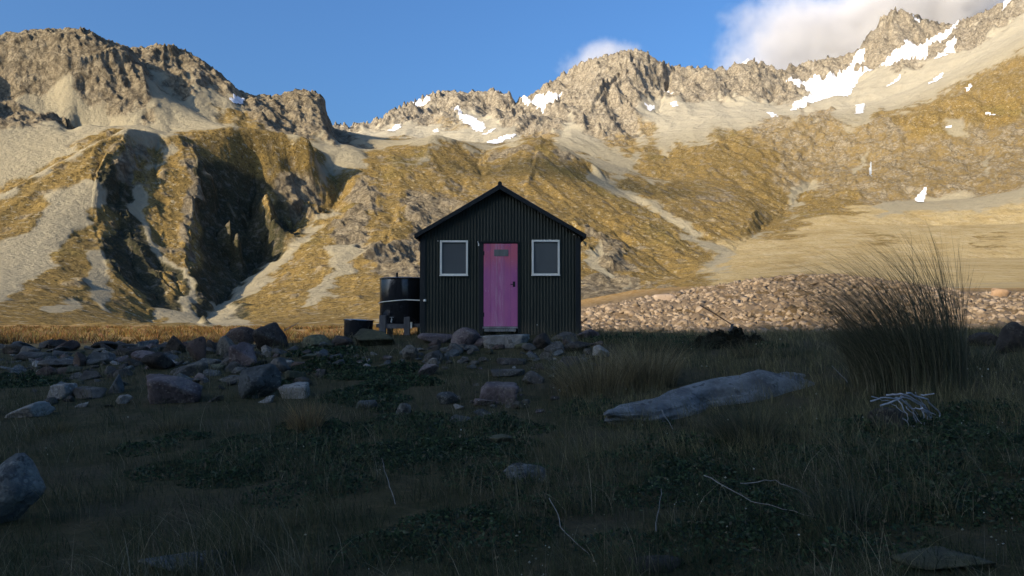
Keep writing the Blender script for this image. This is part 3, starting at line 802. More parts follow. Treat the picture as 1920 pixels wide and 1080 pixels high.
class MB:
    """collects boxes, bars and tubes into one mesh"""
    def __init__(s): s.V = []; s.F = []
    def add(s, V, F):
        n = len(s.V); s.V += [tuple(v) for v in V]; s.F += [tuple(n + i for i in f) for f in F]; return s
    def box(s, x0, x1, y0, y1, z0, z1):
        V = [(x, y, z) for z in (z0, z1) for y in (y0, y1) for x in (x0, x1)]
        return s.add(V, [(0,2,3,1),(4,5,7,6),(0,1,5,4),(2,6,7,3),(0,4,6,2),(1,3,7,5)])
    def bar(s, a, b, w, t, up=(0, 0, 1)):
        a, b = Vector(a), Vector(b); d = (b - a).normalized(); sx = d.cross(Vector(up)).normalized(); uz = sx.cross(d)
        V = [p + sx*i*w/2 + uz*j*t/2 for p in (a, b) for (i, j) in ((-1,-1),(1,-1),(1,1),(-1,1))]
        return s.add(V, [(0,1,2,3),(7,6,5,4),(0,4,5,1),(1,5,6,2),(2,6,7,3),(3,7,4,0)])
    def tube(s, pts, r, n=10, cap=True):
        pts = [Vector(p) for p in pts]; rs = r if isinstance(r, (list, tuple)) else [r]*len(pts); V = []
        for i, p in enumerate(pts):
            d = (pts[min(i+1, len(pts)-1)] - pts[max(i-1, 0)]).normalized()
            a = d.cross(Vector((0, 0, 1)) if abs(d.z) < .9 else Vector((1, 0, 0))).normalized(); b = d.cross(a)
            V += [p + (a*math.cos(q*2*math.pi/n) + b*math.sin(q*2*math.pi/n))*rs[i] for q in range(n)]
        Fs = [(i*n + q, i*n + (q+1) % n, (i+1)*n + (q+1) % n, (i+1)*n + q) for i in range(len(pts)-1) for q in range(n)]
        if cap: Fs += [tuple(range(n-1, -1, -1)), tuple((len(pts)-1)*n + q for q in range(n))]
        return s.add(V, Fs)
    def lathe(s, prof, n=48, c=(0, 0, 0)):
        V = [(c[0] + r*math.cos(q*2*math.pi/n), c[1] + r*math.sin(q*2*math.pi/n), c[2] + z) for r, z in prof for q in range(n)]
        Fs = [(i*n + q, i*n + (q+1) % n, (i+1)*n + (q+1) % n, (i+1)*n + q) for i in range(len(prof)-1) for q in range(n)]
        Fs += [tuple(range(n-1, -1, -1)), tuple((len(prof)-1)*n + q for q in range(n))]
        return s.add(V, Fs)
    def build(s, name, mat, parent=None, bevel=0.0, smooth_angle=None):
        me = bpy.data.meshes.new(name); me.from_pydata(s.V, [], s.F); me.update()
        bm = bmesh.new(); bm.from_mesh(me)
        if bevel: bmesh.ops.bevel(bm, geom=bm.edges[:], offset=bevel, segments=2, affect='EDGES', clamp_overlap=True)
        bmesh.ops.recalc_face_normals(bm, faces=bm.faces[:])
        bm.to_mesh(me); bm.free()
        if smooth_angle is not None:
            me.polygons.foreach_set('use_smooth', [True]*len(me.polygons)); me.set_sharp_from_angle(angle=rad(smooth_angle))
        return link(name, me, mat, parent)

def painted_metal(name, c0, c1, rough=.5, scale=1.0):
    m, nt, b = new_mat(name); g = NB(nt); pos = g.pos()
    n = g.noise(g.scale(pos, (1, 1, .25)), 6*scale, 5, .65); n2 = g.noise(pos, 40*scale, 3, .6)
    c = g.mix(g.ramp(n, .3, .7), c0, c1); c = g.mix(g.ramp(n2, .62, .75, 0, .35), c, tuple(min(1, v*1.8) for v in c1))
    g.set(b.inputs['Base Color'], c); b.inputs['Roughness'].default_value = rough; b.inputs['Specular IOR Level'].default_value = .3
    g.set(b.inputs['Normal'], g.bump(n, .15, .02)); return m
def iron_material():
    m, nt, b = new_mat('black_green_corrugated_iron'); g = NB(nt); pos = g.pos(); xyz = g.n('ShaderNodeSeparateXYZ'); g.set(xyz.inputs[0], pos)
    sheet = g.math('FLOOR', g.math('DIVIDE', g.math('ADD', xyz.outputs[0], 10.2), .70)); wn = g.n('ShaderNodeTexWhiteNoise', noise_dimensions='1D'); g.set(wn.inputs['W'], sheet)
    n = g.noise(g.scale(pos, (1, 1, .22)), 6, 5, .65); n2 = g.noise(pos, 35, 3, .6); n3 = g.noise(pos, 2.2, 4, .6)
    c = g.mix(g.ramp(n, .3, .7), (0.0187, 0.0215, 0.0140), (0.0325, 0.0352, 0.0229))
    c = g.mix(g.math('MULTIPLY', wn.outputs[0], .4), c, (0.0425, 0.0440, 0.0289))
    c = g.mix(g.ramp(n2, .60, .74, 0, .35), c, (0.0625, 0.0605, 0.0408))
    lap = g.math('FRACT', g.math('DIVIDE', g.math('ADD', xyz.outputs[0], 10.2), .70)); c = g.mix(g.ramp(lap, .02, .0, 0, .8), c, (0.0075, 0.0077, 0.0051))
    mud = g.math('MULTIPLY', g.ramp(xyz.outputs[2], 1.25, .85), g.ramp(n3, .35, .65)); c = g.mix(g.math('MULTIPLY', mud, .55), c, (0.0938, 0.0726, 0.0442))
    rust = g.math('MULTIPLY', g.ramp(n3, .60, .72), g.ramp(n, .45, .6)); c = g.mix(g.math('MULTIPLY', rust, .35), c, (0.0750, 0.0352, 0.0153))
    g.set(b.inputs['Base Color'], c); g.set(b.inputs['Roughness'], g.ramp(n, .3, .7, .45, .7)); b.inputs['Specular IOR Level'].default_value = .3
    g.set(b.inputs['Normal'], g.bump(n3, .25, .03)); return m
M_IRON = iron_material()
M_TRIM = painted_metal('black_trim', (.012, .014, .013), (.020, .022, .020), .6)
M_WHITE = painted_metal('white_paint', (.84, .77, .62), (.88, .82, .68), .5)
M_GREYWOOD = painted_metal('weathered_wood', (.17, .165, .155), (.30, .29, .27), .85)
def door_material():
    m, nt, b = new_mat('faded_magenta_paint'); g = NB(nt); pos = g.pos()
    zc = g.n('ShaderNodeSeparateXYZ'); g.set(zc.inputs[0], pos)
    st = g.scale(pos, (9, 1, 1.1)); n = g.noise(st, 2.2, 6, .7); n2 = g.noise(g.scale(pos, (3, 1, .8)), 2.5, 5, .65); n3 = g.noise(pos, 30, 4, .7)
    red = g.ramp(zc.outputs[2], Z_BASE + 1.45, Z_BASE + 2.05)        # the top board has kept a redder coat
    base = g.mix(red, (0.5040, 0.1365, 0.2805), (0.6440, 0.1430, 0.1870))
    base = g.mix(g.ramp(n2, .4, .68, 0, .55), base, (0.4060, 0.0975, 0.2750))
    # worn down the middle, where hands and boots have rubbed it pale
    xm = g.math('ABSOLUTE', g.math('SUBTRACT', zc.outputs[0], hx(934)))
    wear = g.math('MULTIPLY', g.ramp(xm, .22, .02), g.ramp(n, .38, .62))
    c = g.mix(g.math('MULTIPLY', wear, .55), base, (0.5880, 0.3250, 0.3960))
    c = g.mix(g.ramp(g.math('ADD', g.math('MULTIPLY', n3, .5), g.math('MULTIPLY', n, .5)), .58, .66, 0, .7), c, (0.7000, 0.4290, 0.4400))
    g.set(b.inputs['Base Color'], c); b.inputs['Roughness'].default_value = .75
    g.set(b.inputs['Normal'], g.bump(n, .25, .01)); return m
M_DOOR = door_material()
def glass_material():
    m, nt, b = new_mat('window_glass'); g = NB(nt)
    b.inputs['Base Color'].default_value = (.15, .155, .145, 1); b.inputs['Roughness'].default_value = .08; b.inputs['IOR'].default_value = 1.45; b.inputs['Specular IOR Level'].default_value = .2
    tr = g.n('ShaderNodeBsdfTransparent'); tr.inputs[0].default_value = (.75, .8, .82, 1); mx = g.n('ShaderNodeMixShader'); mx.inputs[0].default_value = .30
    out = nt.nodes['Material Output']; nt.links.new(b.outputs[0], mx.inputs[1]); nt.links.new(tr.outputs[0], mx.inputs[2]); nt.links.new(mx.outputs[0], out.inputs[0])
    return m
M_GLASS = glass_material()
M_INSIDE = painted_metal('dark_board_lining', (.05, .048, .045), (.08, .075, .07), .9)
M_CURTAIN = painted_metal('grey_curtain', (.42, .42, .40), (.55, .55, .52), .9)
M_ROOF = painted_metal('black_roof_iron', (.012, .014, .013), (.02, .022, .021), .45)

hut = empty('hut', ((HX0 + HX1)/2, HY, Z_BASE))
tag(hut, 'small black corrugated iron mountain hut with a magenta door and white framed windows', 'hut')
def hutpart(o):
    o.parent = hut; o.matrix_parent_inverse = Matrix.Translation(hut.location).inverted(); return o
DX0, DX1 = hx(906.5), hx(970.5); DZ0, DZ1 = hz(612), hz(457)           # door leaf
WIN = [(hx(825), hx(877.5), hz(517), hz(451)), (hx(997), hx(1049.5), hz(516.5), hz(450))]
OPEN = [(hx(898), hx(973), Z_BASE, hz(455.5))] + [(a + .02, b - .02, c + .02, d - .02) for a, b, c, d in WIN]
def top_at(x): return Z_EAVE + (Z_APEX - Z_EAVE)*(1 - abs(x - XC)/(XC - HX0 if x < XC else HX1 - XC))
def corrugated(x0, x1, ztop, zbot, yfun, pitch, amp, cuts=(), step=8):
    """wavy sheet along x with rectangular openings cut out"""
    mb = MB(); n = int((x1 - x0)/pitch*step); xs = sorted(set(list(np.linspace(x0, x1, n + 1)) + [c for q in cuts for c in q[:2]] + [XC]))
    for a, b in zip(xs[:-1], xs[1:]):
        if b - a < 1e-6: continue
        xm = (a + b)/2; spans = [(zbot(xm), None)]
        cs = sorted([q for q in cuts if q[0] < xm < q[1]], key=lambda q: q[2])
        ya, yb = yfun(a), yfun(b); lo = zbot(xm)
        edges = []
        for q in cs:
            if q[2] > lo: edges.append((lo, lo, q[2], q[2]))
            lo = q[3]
        edges.append((lo, lo, ztop(a), ztop(b)))
        for (la, lb, ha, hb) in edges:
            mb.add([(a, ya, la), (b, yb, lb), (b, yb, hb), (a, ya, ha)], [(0, 1, 2, 3)])
    return mb
PITCH_C = .0762
fw = corrugated(HX0, HX1, top_at, lambda x: Z_BASE, lambda x: HY + .011*math.cos(2*math.pi*x/PITCH_C), PITCH_C, .011, OPEN)
o = hutpart(fw.build('front_wall', M_IRON, smooth_angle=60))
for i, X_ in enumerate((HX0, HX1)):                                       # side walls and back
    n = int(HD/PITCH_C*6); mb = MB(); s = 1 if i else -1
    ysd = np.linspace(HY, HY + HD, n + 1)
    for a, b in zip(ysd[:-1], ysd[1:]):
        fa, fb = (X_ + s*.010*math.cos(2*math.pi*q/PITCH_C) for q in (a, b))
        mb.add([(fa, a, Z_BASE), (fb, b, Z_BASE), (fb, b, Z_EAVE), (fa, a, Z_EAVE)], [(0, 1, 2, 3)])
    hutpart(mb.build('side_wall', M_IRON, smooth_angle=60))
mb = MB(); mb.add([(HX0, HY + HD, Z_BASE), (HX1, HY + HD, Z_BASE), (HX1, HY + HD, Z_EAVE + .07), (XC, HY + HD, Z_APEX + .055), (HX0, HY + HD, Z_EAVE + .07)], [(0, 1, 2, 3, 4)])
hutpart(mb.build('back_wall', M_IRON))
# lining: floor and inner walls, so that the room behind the panes is a dark room
mb = MB(); e = .06
mb.box(HX0 + e, HX1 - e, HY + .1, HY + HD - e, Z_BASE + .02, Z_BASE + .10)
hutpart(mb.build('floor', M_INSIDE))
mb = MB()
for a, b in ((HX0 + .03, HX0 + .05), (HX1 - .05, HX1 - .03)): mb.box(a, b, HY + .04, HY + HD - .04, Z_BASE + .11, Z_EAVE - .02)
mb.box(HX0 + .06, HX1 - .06, HY + HD - .06, HY + HD - .04, Z_BASE + .11, Z_EAVE - .02)
hutpart(mb.build('wall_lining', M_INSIDE))
# roof: two wavy sheets with an overhang
roof = None
for s in (-1, 1):
    xe = (hx(779.5), hx(1097.5))[(s + 1)//2]; ze = hz(441); za = hz(347)
    mb = MB(); n = int((HD + .5)/.0762*4); ysd = np.linspace(HY - .16, HY + HD + .3, n + 1)
    d = Vector((xe - XC, 0, ze - za)).normalized(); nn = Vector((-d.z*s, 0, d.x*s)) * (1 if s > 0 else 1)
    if nn.z < 0: nn = -nn
    for a, b in zip(ysd[:-1], ysd[1:]):
        pts = []
        for (X_, Z_) in ((XC, za), (xe, ze)):
            for q in (a, b): pts.append(Vector((X_, q, Z_)) + nn*(.009*math.cos(2*math.pi*q/.0762)))
        lo = [p - nn*.02 for p in pts]
        mb.add(pts + lo, [(0, 1, 3, 2), (4, 6, 7, 5), (2, 3, 7, 6)])
    if s < 0:
        a = ysd[0]
    sh = mb.build('roof_slope', M_ROOF, smooth_angle=60); hutpart(sh)
mb = MB(); mb.tube([(XC, HY - .17, hz(346)), (XC, HY + HD + .31, hz(346))], .05, 12); hutpart(mb.build('ridge_cap', M_ROOF, smooth_angle=60))
for s in (-1, 1):                                                          # barge boards
    xe = (hx(778), hx(1098.5))[(s + 1)//2]
    a = Vector((XC, HY - .15, hz(352))); b = Vector((xe, HY - .15, hz(443.5)))
    mb = MB(); dn = Vector((0, 0, -1)); hgt = .105
    V = []
    for y_ in (HY - .165, HY - .14):
        for p, zz in ((a, 0), (b, 0), (b, -hgt), (a, -hgt)): V.append((p.x, y_, p.z + zz + .04))
    mb.add(V, [(0, 1, 2, 3), (7, 6, 5, 4), (0, 4, 5, 1), (1, 5, 6, 2), (2, 6, 7, 3), (3, 7, 4, 0)])
    hutpart(mb.build('barge_board', M_TRIM))
    # soffit between the barge board and the wall
    mb = MB(); mb.add([(XC, HY - .14, hz(356)), (xe, HY - .14, hz(447)), (xe, HY + .0, hz(447)), (XC, HY + .0, hz(356)),
                       (XC, HY - .14, hz(354.8)), (xe, HY - .14, hz(445.8)), (xe, HY + .0, hz(445.8)), (XC, HY + .0, hz(354.8))],
                      [(0, 1, 2, 3), (7, 6, 5, 4), (0, 4, 5, 1), (2, 6, 7, 3), (1, 5, 6, 2)])
    hutpart(mb.build('soffit', M_TRIM))
    # eave gutter along the side
    mb = MB(); xg = xe - s*.05; mb.tube([(xg, HY - .12, hz(446)), (xg, HY + HD + .2, hz(446))], .045, 10); hutpart(mb.build('gutter', M_TRIM, smooth_angle=60))
for X_, s in ((HX0, -1), (HX1, 1)):                                        # corner flashings
    mb = MB(); mb.box(X_ - .028 if s < 0 else X_ - .10, X_ + .10 if s < 0 else X_ + .028, HY - .028, HY - .014, Z_BASE, Z_EAVE - .05)
    mb.box(X_ + s*.014 - .0, X_ + s*.028, HY - .0139, HY + .11, Z_BASE, Z_EAVE - .05) if s > 0 else mb.box(X_ - .028, X_ - .014, HY - .0139, HY + .11, Z_BASE, Z_EAVE - .05)
    hutpart(mb.build('corner_flashing', M_TRIM))
# windows
for k, (x0, x1, z0, z1) in enumerate(WIN):
    f = MB(); t = .048; y0, y1 = HY - .045, HY + .03
    f.box(x0, x0 + t, y0, y1, z0, z1); f.box(x1 - t, x1, y0, y1, z0, z1)
    f.box(x0 + t, x1 - t, y0, y1, z1 - t, z1); f.box(x0 + t, x1 - t, y0, y1, z0, z0 + t)
    f.box(x0 - .012, x1 + .012, HY - .06, HY - .046, z0 - .012, z0 + .018)
    fr = hutpart(f.build('window', M_WHITE, bevel=.004))
    p = MB(); p.box(x0 + t - .002, x1 - t + .002, HY - .012, HY - .007, z0 + t - .002, z1 - t + .002)
    pn = p.build('pane', M_GLASS); pn.parent = fr; pn.matrix_parent_inverse = (fr.matrix_parent_inverse @ Matrix.Identity(4)).inverted() @ fr.matrix_parent_inverse
    if k == 0:      # a curtain hangs at the right side of the left window
        c = MB(); n = 40; xa, xb = x1 - t - .17, x1 - t + .06
        for q in range(n):
            u0, u1 = xa + (xb - xa)*q/n, xa + (xb - xa)*(q + 1)/n
            w0, w1 = (HY + .10 + .02*math.sin(z*60) for z in (u0, u1))
            c.add([(u0, w0, z0 - .05), (u1, w1, z0 - .05), (u1, w1, z1 + .02), (u0, w0, z1 + .02)], [(0, 1, 2, 3)])
        hutpart(c.build('curtain', M_CURTAIN, smooth_angle=80))
# door with its frame
f = MB(); f.box(hx(897.5), DX0 - .006, HY - .03, HY + .06, Z_BASE + .1, hz(455)); f.box(DX1 + .006, hx(974), HY - .03, HY + .06, Z_BASE + .1, hz(455))
f.box(hx(897.5), hx(974), HY - .045, HY + .06, hz(455), hz(451.5))
hutpart(f.build('door_frame', M_TRIM))
nb = 5; dm = MB()
for q in range(nb):
    a = DX0 + (DX1 - DX0)*q/nb; b = DX0 + (DX1 - DX0)*(q + 1)/nb
    dm.box(a + .0015, b - .0015, HY - .018 + .002*(q % 2), HY + .02, DZ0, DZ1)
door = hutpart(dm.build('door', M_DOOR, bevel=.003))
def dpart(o):
    o.parent = door; o.matrix_parent_inverse = Matrix.Translation(hut.location); 
    o.matrix_parent_inverse = Matrix.Identity(4); o.matrix_parent_inverse = door.matrix_parent_inverse.inverted() @ Matrix.Identity(4) if False else Matrix.Identity(4)
    return o
M_PLATE = painted_metal('worn_grey_sign', (.13, .14, .12), (.20, .20, .175), .7)
mb = MB(); mb.box(hx(926.5), hx(953), HY - .027, HY - .0185, hz(480.5), hz(468)); dpart(mb.build('sign_plate', M_PLATE, bevel=.002))
mb = MB(); mb.box(hx(961.5), hx(966), HY - .024, HY - .0185, hz(538), hz(528)); mb.tube([(hx(963.5), HY - .02, hz(533)), (hx(963.5), HY - .06, hz(533))], .008, 8)
mb.tube([(hx(957), HY - .06, hz(533.5)), (hx(964.5), HY - .06, hz(533))], .010, 8); dpart(mb.build('handle', M_TRIM))
for zz in (hz(475), hz(590)):
    mb = MB(); mb.box(DX0 - .004, DX0 + .02, HY - .024, HY - .0185, zz - .05, zz + .05); dpart(mb.build('hinge', M_TRIM))
mb = MB(); mb.box(DX0 - .02, DX1 + .005, HY - .05, HY + .03, hz(616), hz(612.4)); hutpart(mb.build('door_sill', M_GREYWOOD, bevel=.004))
mb = MB(); mb.box(DX0 + .02, DX1 - .04, HY - .03, HY - .006, hz(621.5), hz(616.6)); hutpart(mb.build('kick_board', M_GREYWOOD, bevel=.004))
# small lamp hook left of the lintel
mb = MB(); mb.tube([(hx(896), HY - .02, hz(453)), (hx(896), HY - .07, hz(454)), (hx(897), HY - .085, hz(457)), (hx(897.5), HY - .085, hz(461.5))], .008, 8)
mb.tube([(hx(897.5), HY - .085, hz(457.5)), (hx(897.5), HY - .085, hz(461.8))], .014, 10); hutpart(mb.build('wall_hook', M_WHITE, smooth_angle=50))
for (u_, v_) in ((821, 452), (1076, 440), (1007, 609)):
    mb = MB(); mb.tube([(hx(u_), HY - .012, hz(v_)), (hx(u_), HY - .03, hz(v_))], .012, 8); hutpart(mb.build('screw_cap', M_WHITE))

# ================================================================== WATER TANK, ITS STAND, THE DRUM
def tank_mat():
    m, nt, b = new_mat('glossy_black_plastic'); g = NB(nt); pos = g.pos()
    n = g.noise(pos, 8, 4, .6)
    g.set(b.inputs['Base Color'], g.mix(n, (.011, .012, .014), (.018, .019, .021))); g.set(b.inputs['Roughness'], g.ramp(n, .3, .7, .12, .22))
    b.inputs['Specular IOR Level'].default_value = .6
    return m
M_TANK = tank_mat()
TY = 17.75; TXC = (756.5 - 960)/F*TY; TR = 43.5/F*TY
def tz(v): return P(757, v, TY)[2]
tank = empty('water_tank', (TXC, TY, tz(606)))
tag(tank, 'glossy black round water tank raised on a stand left of the hut', 'water tank')
h_ = tz(521) - tz(606)
mb = MB(); mb.lathe([(TR*.98, 0), (TR, .02), (TR, h_*.97), (TR*.985, h_*.995), (TR*.94, h_), (TR*.3, h_ + .03)], 96)
mb.build('body', M_TANK, tank, smooth_angle=35)
mb = MB(); mb.lathe([(TR*1.015, h_*.955), (TR*1.03, h_*.96), (TR*1.03, h_*.985), (TR*1.0, h_*.99)], 96); mb.build('rim', M_TANK, tank, smooth_angle=35)
mb = MB(); mb.lathe([(.03, h_), (.03, h_ + .12), (.02, h_ + .125)], 16, (-.12, -.3, 0)); mb.build('vent_pipe', M_TANK, tank, smooth_angle=40)
mb = MB(); mb.tube([(-.19, -TR*.93, .10), (-.19, -TR - .06, .10), (-.19, -TR - .085, .07), (-.19, -TR - .085, .03)], .018, 10); mb.tube([(-.19, -TR - .04, .10), (-.19, -TR - .04, .16)], .01, 8); mb.bar((-.24, -TR - .04, .165), (-.14, -TR - .04, .165), .02, .012)
mb.build('tap', painted_metal('brass_tap', (.35, .33, .28), (.5, .48, .42), .35), tank, smooth_angle=45)
# rod across the tank to the corner of the hut
zs = tz(569) - tz(606); pts = []
for q in np.linspace(math.pi*1.0, math.pi*1.58, 26):
    pts.append((math.cos(q)*(TR + .022), math.sin(q)*(TR + .022), zs + .10*(q - math.pi)/(.58*math.pi)*.9))
endp = Vector((hx(797), HY - .05, hz(563.5))) - tank.location
pts.append(tuple(endp))
mb = MB(); mb.tube(pts, .011, 10); mb.build('strap', M_WHITE, tank, smooth_angle=60)
mb = MB(); mb.lathe([(.02, -.028), (.034, -.02), (.034, .02), (.02, .028)], 14, tuple(endp)); mb.build('strap_end', M_WHITE, tank, smooth_angle=40)
M_POST = painted_metal('grey_timber', (.075, .072, .068), (.13, .125, .12), .9)
stand = empty('tank_stand', (TXC, TY, gh(TXC, TY) - .1))
tag(stand, 'rough grey timber stand carrying the black water tank', 'stand')
def spart(mb, n): o = mb.build(n, M_POST, bevel=.006); o.parent = stand; o.matrix_parent_inverse = Matrix.Translation(stand.location).inverted(); return o
yf = TY - TR - .10
def sx(u): return (u - 960)/F*yf
def sz(v): return P(757, v, yf)[2]
for u0, u1, v0, v1 in ((712, 724, 591, 644), (758, 769, 594, 634)):
    mb = MB(); mb.box(sx(u0), sx(u1), yf - .06, yf + .06, sz(v1) - .1, sz(v0)); spart(mb, 'post')
mb = MB(); mb.box(sx(724.4), sx(757.6), yf - .03, yf + .03, sz(616), sz(608)); spart(mb, 'cross_bar')
mb = MB(); mb.box(sx(769.5), sx(773), yf - .04, yf + .04, sz(616), sz(604)); o = spart(mb, 'bracket'); o.data.materials.clear(); o.data.materials.append(M_WHITE)
for dx in (-.4, .4):
    mb = MB(); mb.box(TXC + dx - .07, TXC + dx + .07, TY + .25, TY + .37, stand.location.z - .1, tz(606) - .092); spart(mb, 'post')
mb = MB(); mb.box(TXC - .58, TXC + .58, yf + .065, TY + .55, tz(606) - .09, tz(606) - .002); spart(mb, 'deck')
# smaller black drum
DRY = 17.2; dxc = (671 - 960)/F*DRY; dr = 27/F*DRY
zd0 = gh(dxc, DRY) - .03; hd = P(671, 598.5, DRY)[2] - zd0
dr_o = empty('barrel', (dxc, DRY, zd0)); tag(dr_o, 'small glossy black barrel standing on the rocks left of the water tank', 'barrel')
dr_o.rotation_euler = (0, rad(3), 0)
mb = MB(); mb.lathe([(dr*.9, 0), (dr*.93, .02), (dr*.97, hd*.4), (dr, hd*.9), (dr*1.0, hd*.93)], 64); mb.build('body', M_TANK, dr_o, smooth_angle=35)
mb = MB(); mb.lathe([(dr*1.04, hd*.935), (dr*1.05, hd*.95), (dr*1.04, hd*.985), (dr*.96, hd), (dr*.2, hd*1.02)], 64); mb.build('lid', M_TANK, dr_o, smooth_angle=35)
# ================================================================== SINGLE ROCKS OF THE FOREGROUND
# (u, v of the foot, width px, height px, stone, depth, tilt, box, label)
ROCKS = [
 (505,657,66,52,'dark',.8,.35,0,'tall tilted dark boulder with a stick behind it left of the barrel'),
 (446,650,58,38,'red',.9,.2,0,'rounded reddish dark boulder just left of the tall tilted boulder'),
 (590,657,72,28,'green',.8,-.08,0,'low greenish lichen boulder between the tall tilted boulder and the barrel'),
 (638,652,44,22,'dark',.8,.0,0,'low dark rock touching the left foot of the barrel'),
 (700,650,78,32,'green',.7,.1,0,'lichen covered olive boulder behind the posts of the tank stand'),
 (366,680,38,48,'red',.9,.05,0,'upright brownish block left of the reddish dark boulder'),
 (322,664,42,34,'dark',.8,-.2,0,'dark wedge shaped rock left of the upright brownish block'),
 (290,694,56,34,'dark',.9,.1,0,'dark hunched boulder above the broad pinkish slab'),
 (395,664,24,26,'dark',1,.1,0,'small dark rock between the upright block and the reddish boulder'),
 (420,668,40,38,'grey',.8,-.1,0,'grey rock below the reddish dark boulder'),
 (456,690,58,46,'lilac',.8,.25,0,'pale mauve boulder below the tall tilted boulder'),
 (478,748,78,70,'blue',.7,.5,0,'long bluish slab leaning up the bank under the tall boulder'),
 (518,700,40,28,'grey',.8,-.2,0,'grey rock at the upper end of the long bluish slab'),
 (312,758,112,50,'lilac',.8,.30,0,'broad pinkish grey slab with dark pits lying in the grass at left'),
 (352,706,56,28,'grey',.8,-.1,0,'flat grey rock on the upper right of the broad pinkish slab'),
 (270,684,50,26,'lilac',.8,.05,0,'flat pinkish rock on the upper left of the broad pinkish slab'),
 (108,749,48,27,'pale',.8,-.08,1,'bright white squared block lying alone in the grass at far left'),
 (42,783,72,26,'pale',.7,-.16,0,'low pale slab with dark spots near the left edge'),
 (228,759,32,16,'pale',.8,-.1,0,'small whitish rock left of the broad pinkish slab'),
 (214,738,30,36,'blue',.8,.1,0,'bluish green stone standing left of the broad pinkish slab'),
 (160,748,62,22,'grey',.7,-.2,0,'flat grey rock right of the white squared block'),
 (550,748,56,28,'pale',.8,-.05,1,'pale flat topped block behind the small straw coloured tussock'),
 (565,726,34,18,'dark',.8,0,0,'dark capstone behind the pale flat topped block'),
 (2,985,104,124,'blue',.7,.05,0,'big rounded bluish boulder cut by the left edge in the lower corner'),
 (145,688,26,28,'red',.9,.1,0,'small rusty brown stone in the rubble at far left'),
 (186,684,54,24,'blue',.7,-.05,0,'flat bluish rock right of the small rusty stone'),
 (100,690,66,16,'grey',.7,.0,0,'long flat grey rock left of the small rusty stone'),
 (50,676,74,16,'grey',.7,.05,0,'flat grey rock on the rubble line near the left edge'),
 (20,664,44,20,'dark',.8,.1,0,'dark rock on the rubble line at the left edge'),
 (240,672,60,20,'dark',.7,-.1,0,'low dark rock on the skyline above the broad pinkish slab'),
 (190,656,44,16,'dark',.8,.1,0,'small dark rock on the skyline above the flat bluish rock'),
 (768,676,32,28,'grey',.8,.2,0,'pointed pale grey stone on the slope below the water tank'),
 (803,706,40,22,'lilac',.8,-.1,0,'round mauve stone on the grass below the left window'),
 (812,684,38,24,'grey',.8,-.3,0,'tilted grey stone just above the round mauve stone'),
 (872,654,56,38,'lilac',.8,.15,0,'biggest heaped rock against the wall left of the door step'),
 (820,644,76,18,'lilac',.7,.0,0,'long flat rock along the wall under the left window'),
 (852,664,34,20,'grey',.8,.1,0,'grey rock at the foot of the heaped rock by the door step'),
 (905,652,40,18,'lilac',.8,-.1,0,'flat rock between the heaped rock and the door step'),
 (945,652,100,24,'pale',.8,.0,1,'broad pale greenish stone slab used as the door step'),
 (1018,656,38,30,'dark',.8,-.2,0,'dark pointed rock right of the door step'),
 (992,660,28,16,'grey',.8,.1,0,'small grey rock at the right corner of the door step'),
 (1040,666,40,26,'grey',.8,.3,0,'slanting grey slab below the dark pointed rock'),
 (1060,640,56,16,'grey',.7,0,0,'flat grey slab lying along the wall under the right window'),
 (1104,638,54,20,'lilac',.8,.1,0,'flat mauve rock sticking out past the right corner of the hut'),
 (1085,660,62,20,'dark',.8,-.1,0,'dark flat rock below the right corner of the hut'),
 (1070,690,34,22,'grey',.8,.1,0,'grey stone in the grass left of the two pale tussocks'),
 (1128,672,32,24,'pale',.8,.2,0,'pale leaning stone behind the left pale tussock'),
 (936,758,74,36,'lilac',.8,.02,1,'squared mauve block set as a step on the path to the door'),
 (952,706,66,12,'grey',.8,0,1,'thin flat stone tread, middle one on the path to the door'),
 (960,684,60,11,'grey',.8,0,1,'thin flat stone tread nearest the door step'),
 (1000,720,40,22,'grey',.7,.45,0,'slanting grey slab right of the path treads'),
 (838,758,42,22,'blue',.8,.1,0,'bluish triangular stone left of the squared mauve step'),
 (755,784,28,28,'blue',.8,.1,0,'bluish upright stone in the grass below the tank stand'),
 (684,768,46,18,'blue',.7,-.35,0,'slanting bluish stone low in the grass left of the upright one'),
 (860,768,22,10,'pale',.8,0,0,'small pale pebble beside the bluish triangular stone'),
 (908,764,44,14,'lilac',.8,.05,0,'flat stone at the lower left of the squared mauve step'),
 (905,782,36,13,'blue',.8,0,0,'flat bluish stone below the squared mauve step'),
 (975,768,40,14,'dark',.8,0,0,'dark flat stone at the lower right of the squared mauve step'),
 (862,798,44,16,'blue',.8,.1,0,'low bluish stone in the grass under the bluish triangular stone'),
 (935,838,56,20,'green',.7,-.1,0,'low greenish stone in the grass straight below the path'),
 (985,908,84,34,'blue',.7,-.2,0,'low teal rock with whitish lichen in the middle of the foreground'),
 (1905,662,60,58,'dark',.8,.1,0,'big black boulder cut by the right edge on the skyline'),
 (1848,650,54,26,'dark',.8,.1,0,'low dark rock left of the big black boulder at right'),
 (330,1072,150,26,'blue',.6,.05,0,'low bluish rock in the grass at the bottom edge on the left'),
 (1780,1070,180,26,'green',.6,-.05,0,'low greenish grey rock at the bottom edge on the right'),
 (1230,1074,110,20,'dark',.6,.05,0,'low mauve rock at the bottom edge right of the middle'),
]
for i, (u, v, w_, h_, m_, dep, tl, bx, lab) in enumerate(ROCKS):
    put_rock(u, v, w_, h_, m_, lab, 100 + i*7, depth=dep, tilt=tl*.6, box=bx, rnd=.11 if 'rounded' in lab else .018, noise=.075)
